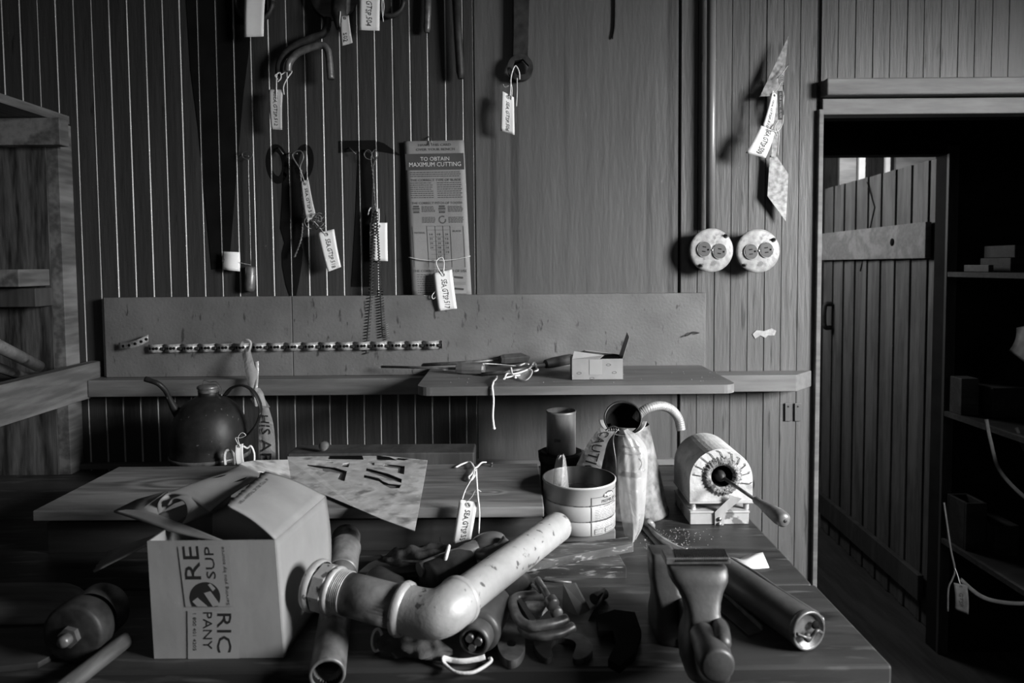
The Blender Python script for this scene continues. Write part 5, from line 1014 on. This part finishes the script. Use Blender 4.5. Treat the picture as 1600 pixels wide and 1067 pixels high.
# things behind the door leaf: window curtain strips and pipes glimpsed above it
for i, (x0, x1, m, lb) in enumerate(((1312,1338,'dbrace','dull board standing behind the ledged door, leftmost of the strips above it'), (1342,1352,'paper','bright narrow batten glimpsed above the ledged door'), (1384,1391,'paper','thin bright batten near the middle above the ledged door'), (1400,1462,'dbrace','wide pale board standing behind the ledged door at right'))):
    g = G(); a, b = Z(x0,260,4.3+.05*i), Z(x1,260,4.3+.05*i); g.box((a.x, a.y, 0), (b.x, a.y+.02, 2.24)); obj('standing_board', g, m, label=lb, cat='board')
# shelves in the dark store
SX = 1.47
def ledge(z, lb):
    t = thing('store_shelf', (SX+.3, .36, z-.016), lb, 'shelf', 'shelves in the dark store')
    g = G(); g.box((SX+.012, .09, z-.016), (2.3, .62, z)); obj('board', g, 'store', t)
    g = G(); g.box((SX, .085, z-.016), (SX+.012, .625, z)); g.box((SX+.012, .085, z-.016), (2.3, .0899, z)); obj('lit_edge', g, 'store_lit', t)  # lighter strip paints in the light on the shelf's front edge
ledge(1.362, 'upper shelf in the dark store right of the ledged door')
ledge(.888, 'middle shelf in the dark store below the speckled crate')
ledge(.447, 'lowest shelf in the dark store under the tilted crates')
for px0, px1, y0, d, z_, zt_, nm, cat, m, lb, op in ((1574,1595,0,2.14,1.362,1.407,'store_block','block','store','lower small block of two stacked on the store shelf',0), (1580,1597,0,2.14,1.4075,1.447,'store_block','block','store','upper small block of two stacked on the store shelf',0),
    (1540,1548,0,2.18,1.362,1.385,'store_ornament','ornament','iron','tiny object left of the two blocks on the store shelf',0), (1487,1530,594,2.24,.888,1.01,'store_crate','crate','store_lit','speckled wooden crate on the middle store shelf',0),
    (1552,1612,612,2.2,.888,.985,'store_box','box','store','long dark tin box right of the speckled crate',0), (1494,1548,790,2.2,.447,.605,'store_crate','crate','store','dark open crate with curled front on the lowest store shelf',1), (1562,1600,820,2.16,.447,.545,'store_box','box','store','dark small box at the right on the lowest store shelf',0)):
    x0, x1 = max(SX+.014, Z(px0,600,d).x), Z(px1,600,d).x; g = G(); y_ = Y(d); dp = min(.14, .62-y_)
    if op:
        for lo, hi in (((x0,y_,z_),(x1,y_+.01,zt_)), ((x0,y_+dp-.01,z_),(x1,y_+dp,zt_)), ((x0,y_+.01,z_),(x0+.01,y_+dp-.01,zt_)), ((x1-.01,y_+.01,z_),(x1,y_+dp-.01,zt_)), ((x0+.01,y_+.01,z_),(x1-.01,y_+dp-.01,z_+.008))): g.box(lo, hi)
    else: g.box((x0, y_, z_), (x1, y_+dp, zt_))
    obj(nm, g, m, label=lb, cat=cat, bev=.002)
for i, (pts, lb) in enumerate((([(1541,655,2.0),(1548,690,1.99),(1562,735,1.98),(1600,776,1.97),(1640,800,1.97)], 'long webbing strap drooping from the middle store shelf'), ([(1588,668,2.0),(1600,700,1.99),(1612,720,1.98)], 'short webbing end hanging at the right frame edge'),
   ([(1475,785,1.9),(1480,820,1.89),(1486,860,1.88),(1492,890,1.88),(1488,905,1.88),(1482,920,1.88),(1481,955,1.88)], 'thin cord hanging down the left end of the lowest store shelf'), ([(1500,905,1.9),(1530,930,1.9),(1560,940,1.9),(1600,943,1.9),(1650,940,1.9)], 'slack webbing strap under the lowest store shelf'))):
    g = G(); g.tube(cr([Z(*p) for p in pts], 6), .006 if i != 2 else .0028, 8, flat=.35, up=(0,1,0)); obj('strap', g, 'rope', label=lb, cat='strap', group='straps in the dark store')
tag('dim tag hanging under the lowest shelf in the dark store', [(1490,910),(1511,914),(1513,960),(1492,952)], Y(1.88), 'GTSP', [(.0016, [(1500,912),(1496,898),(1492,888)])], m='rope', tv=(.3,.6), tu=(.3,.8))
tag('pale paper corner cut by the right frame edge in the dark store', [(1588,512),(1640,500),(1620,580),(1576,548)], Y(1.95), None, (), eyelet=False, m='rope', curl=.01)

# small plates screwed to the right boards under the rail
for i, (px, lb) in enumerate(((1232, 'left small rusty plate screwed to the boards under the rail end'), (1247, 'right small rusty plate screwed to the boards under the rail end'))):
    t = thing('mounting_plate', A(px,660,-.004), lb, 'plate', 'rusty plates under the rail end')
    g = G(); g.prism(PA([(px-5,630),(px+5,630),(px+5,658),(px-5,658)], -.0045), (0,.003,0)); obj('plate', g, 'wall', t, bev=.0008)
    g = G(); g.lathe(A(px,635,-.0045), (0,-1,0), [(.0022,0),(.002,.0012),(0,.0014)], 10); obj('screw', g, 'iron', t)
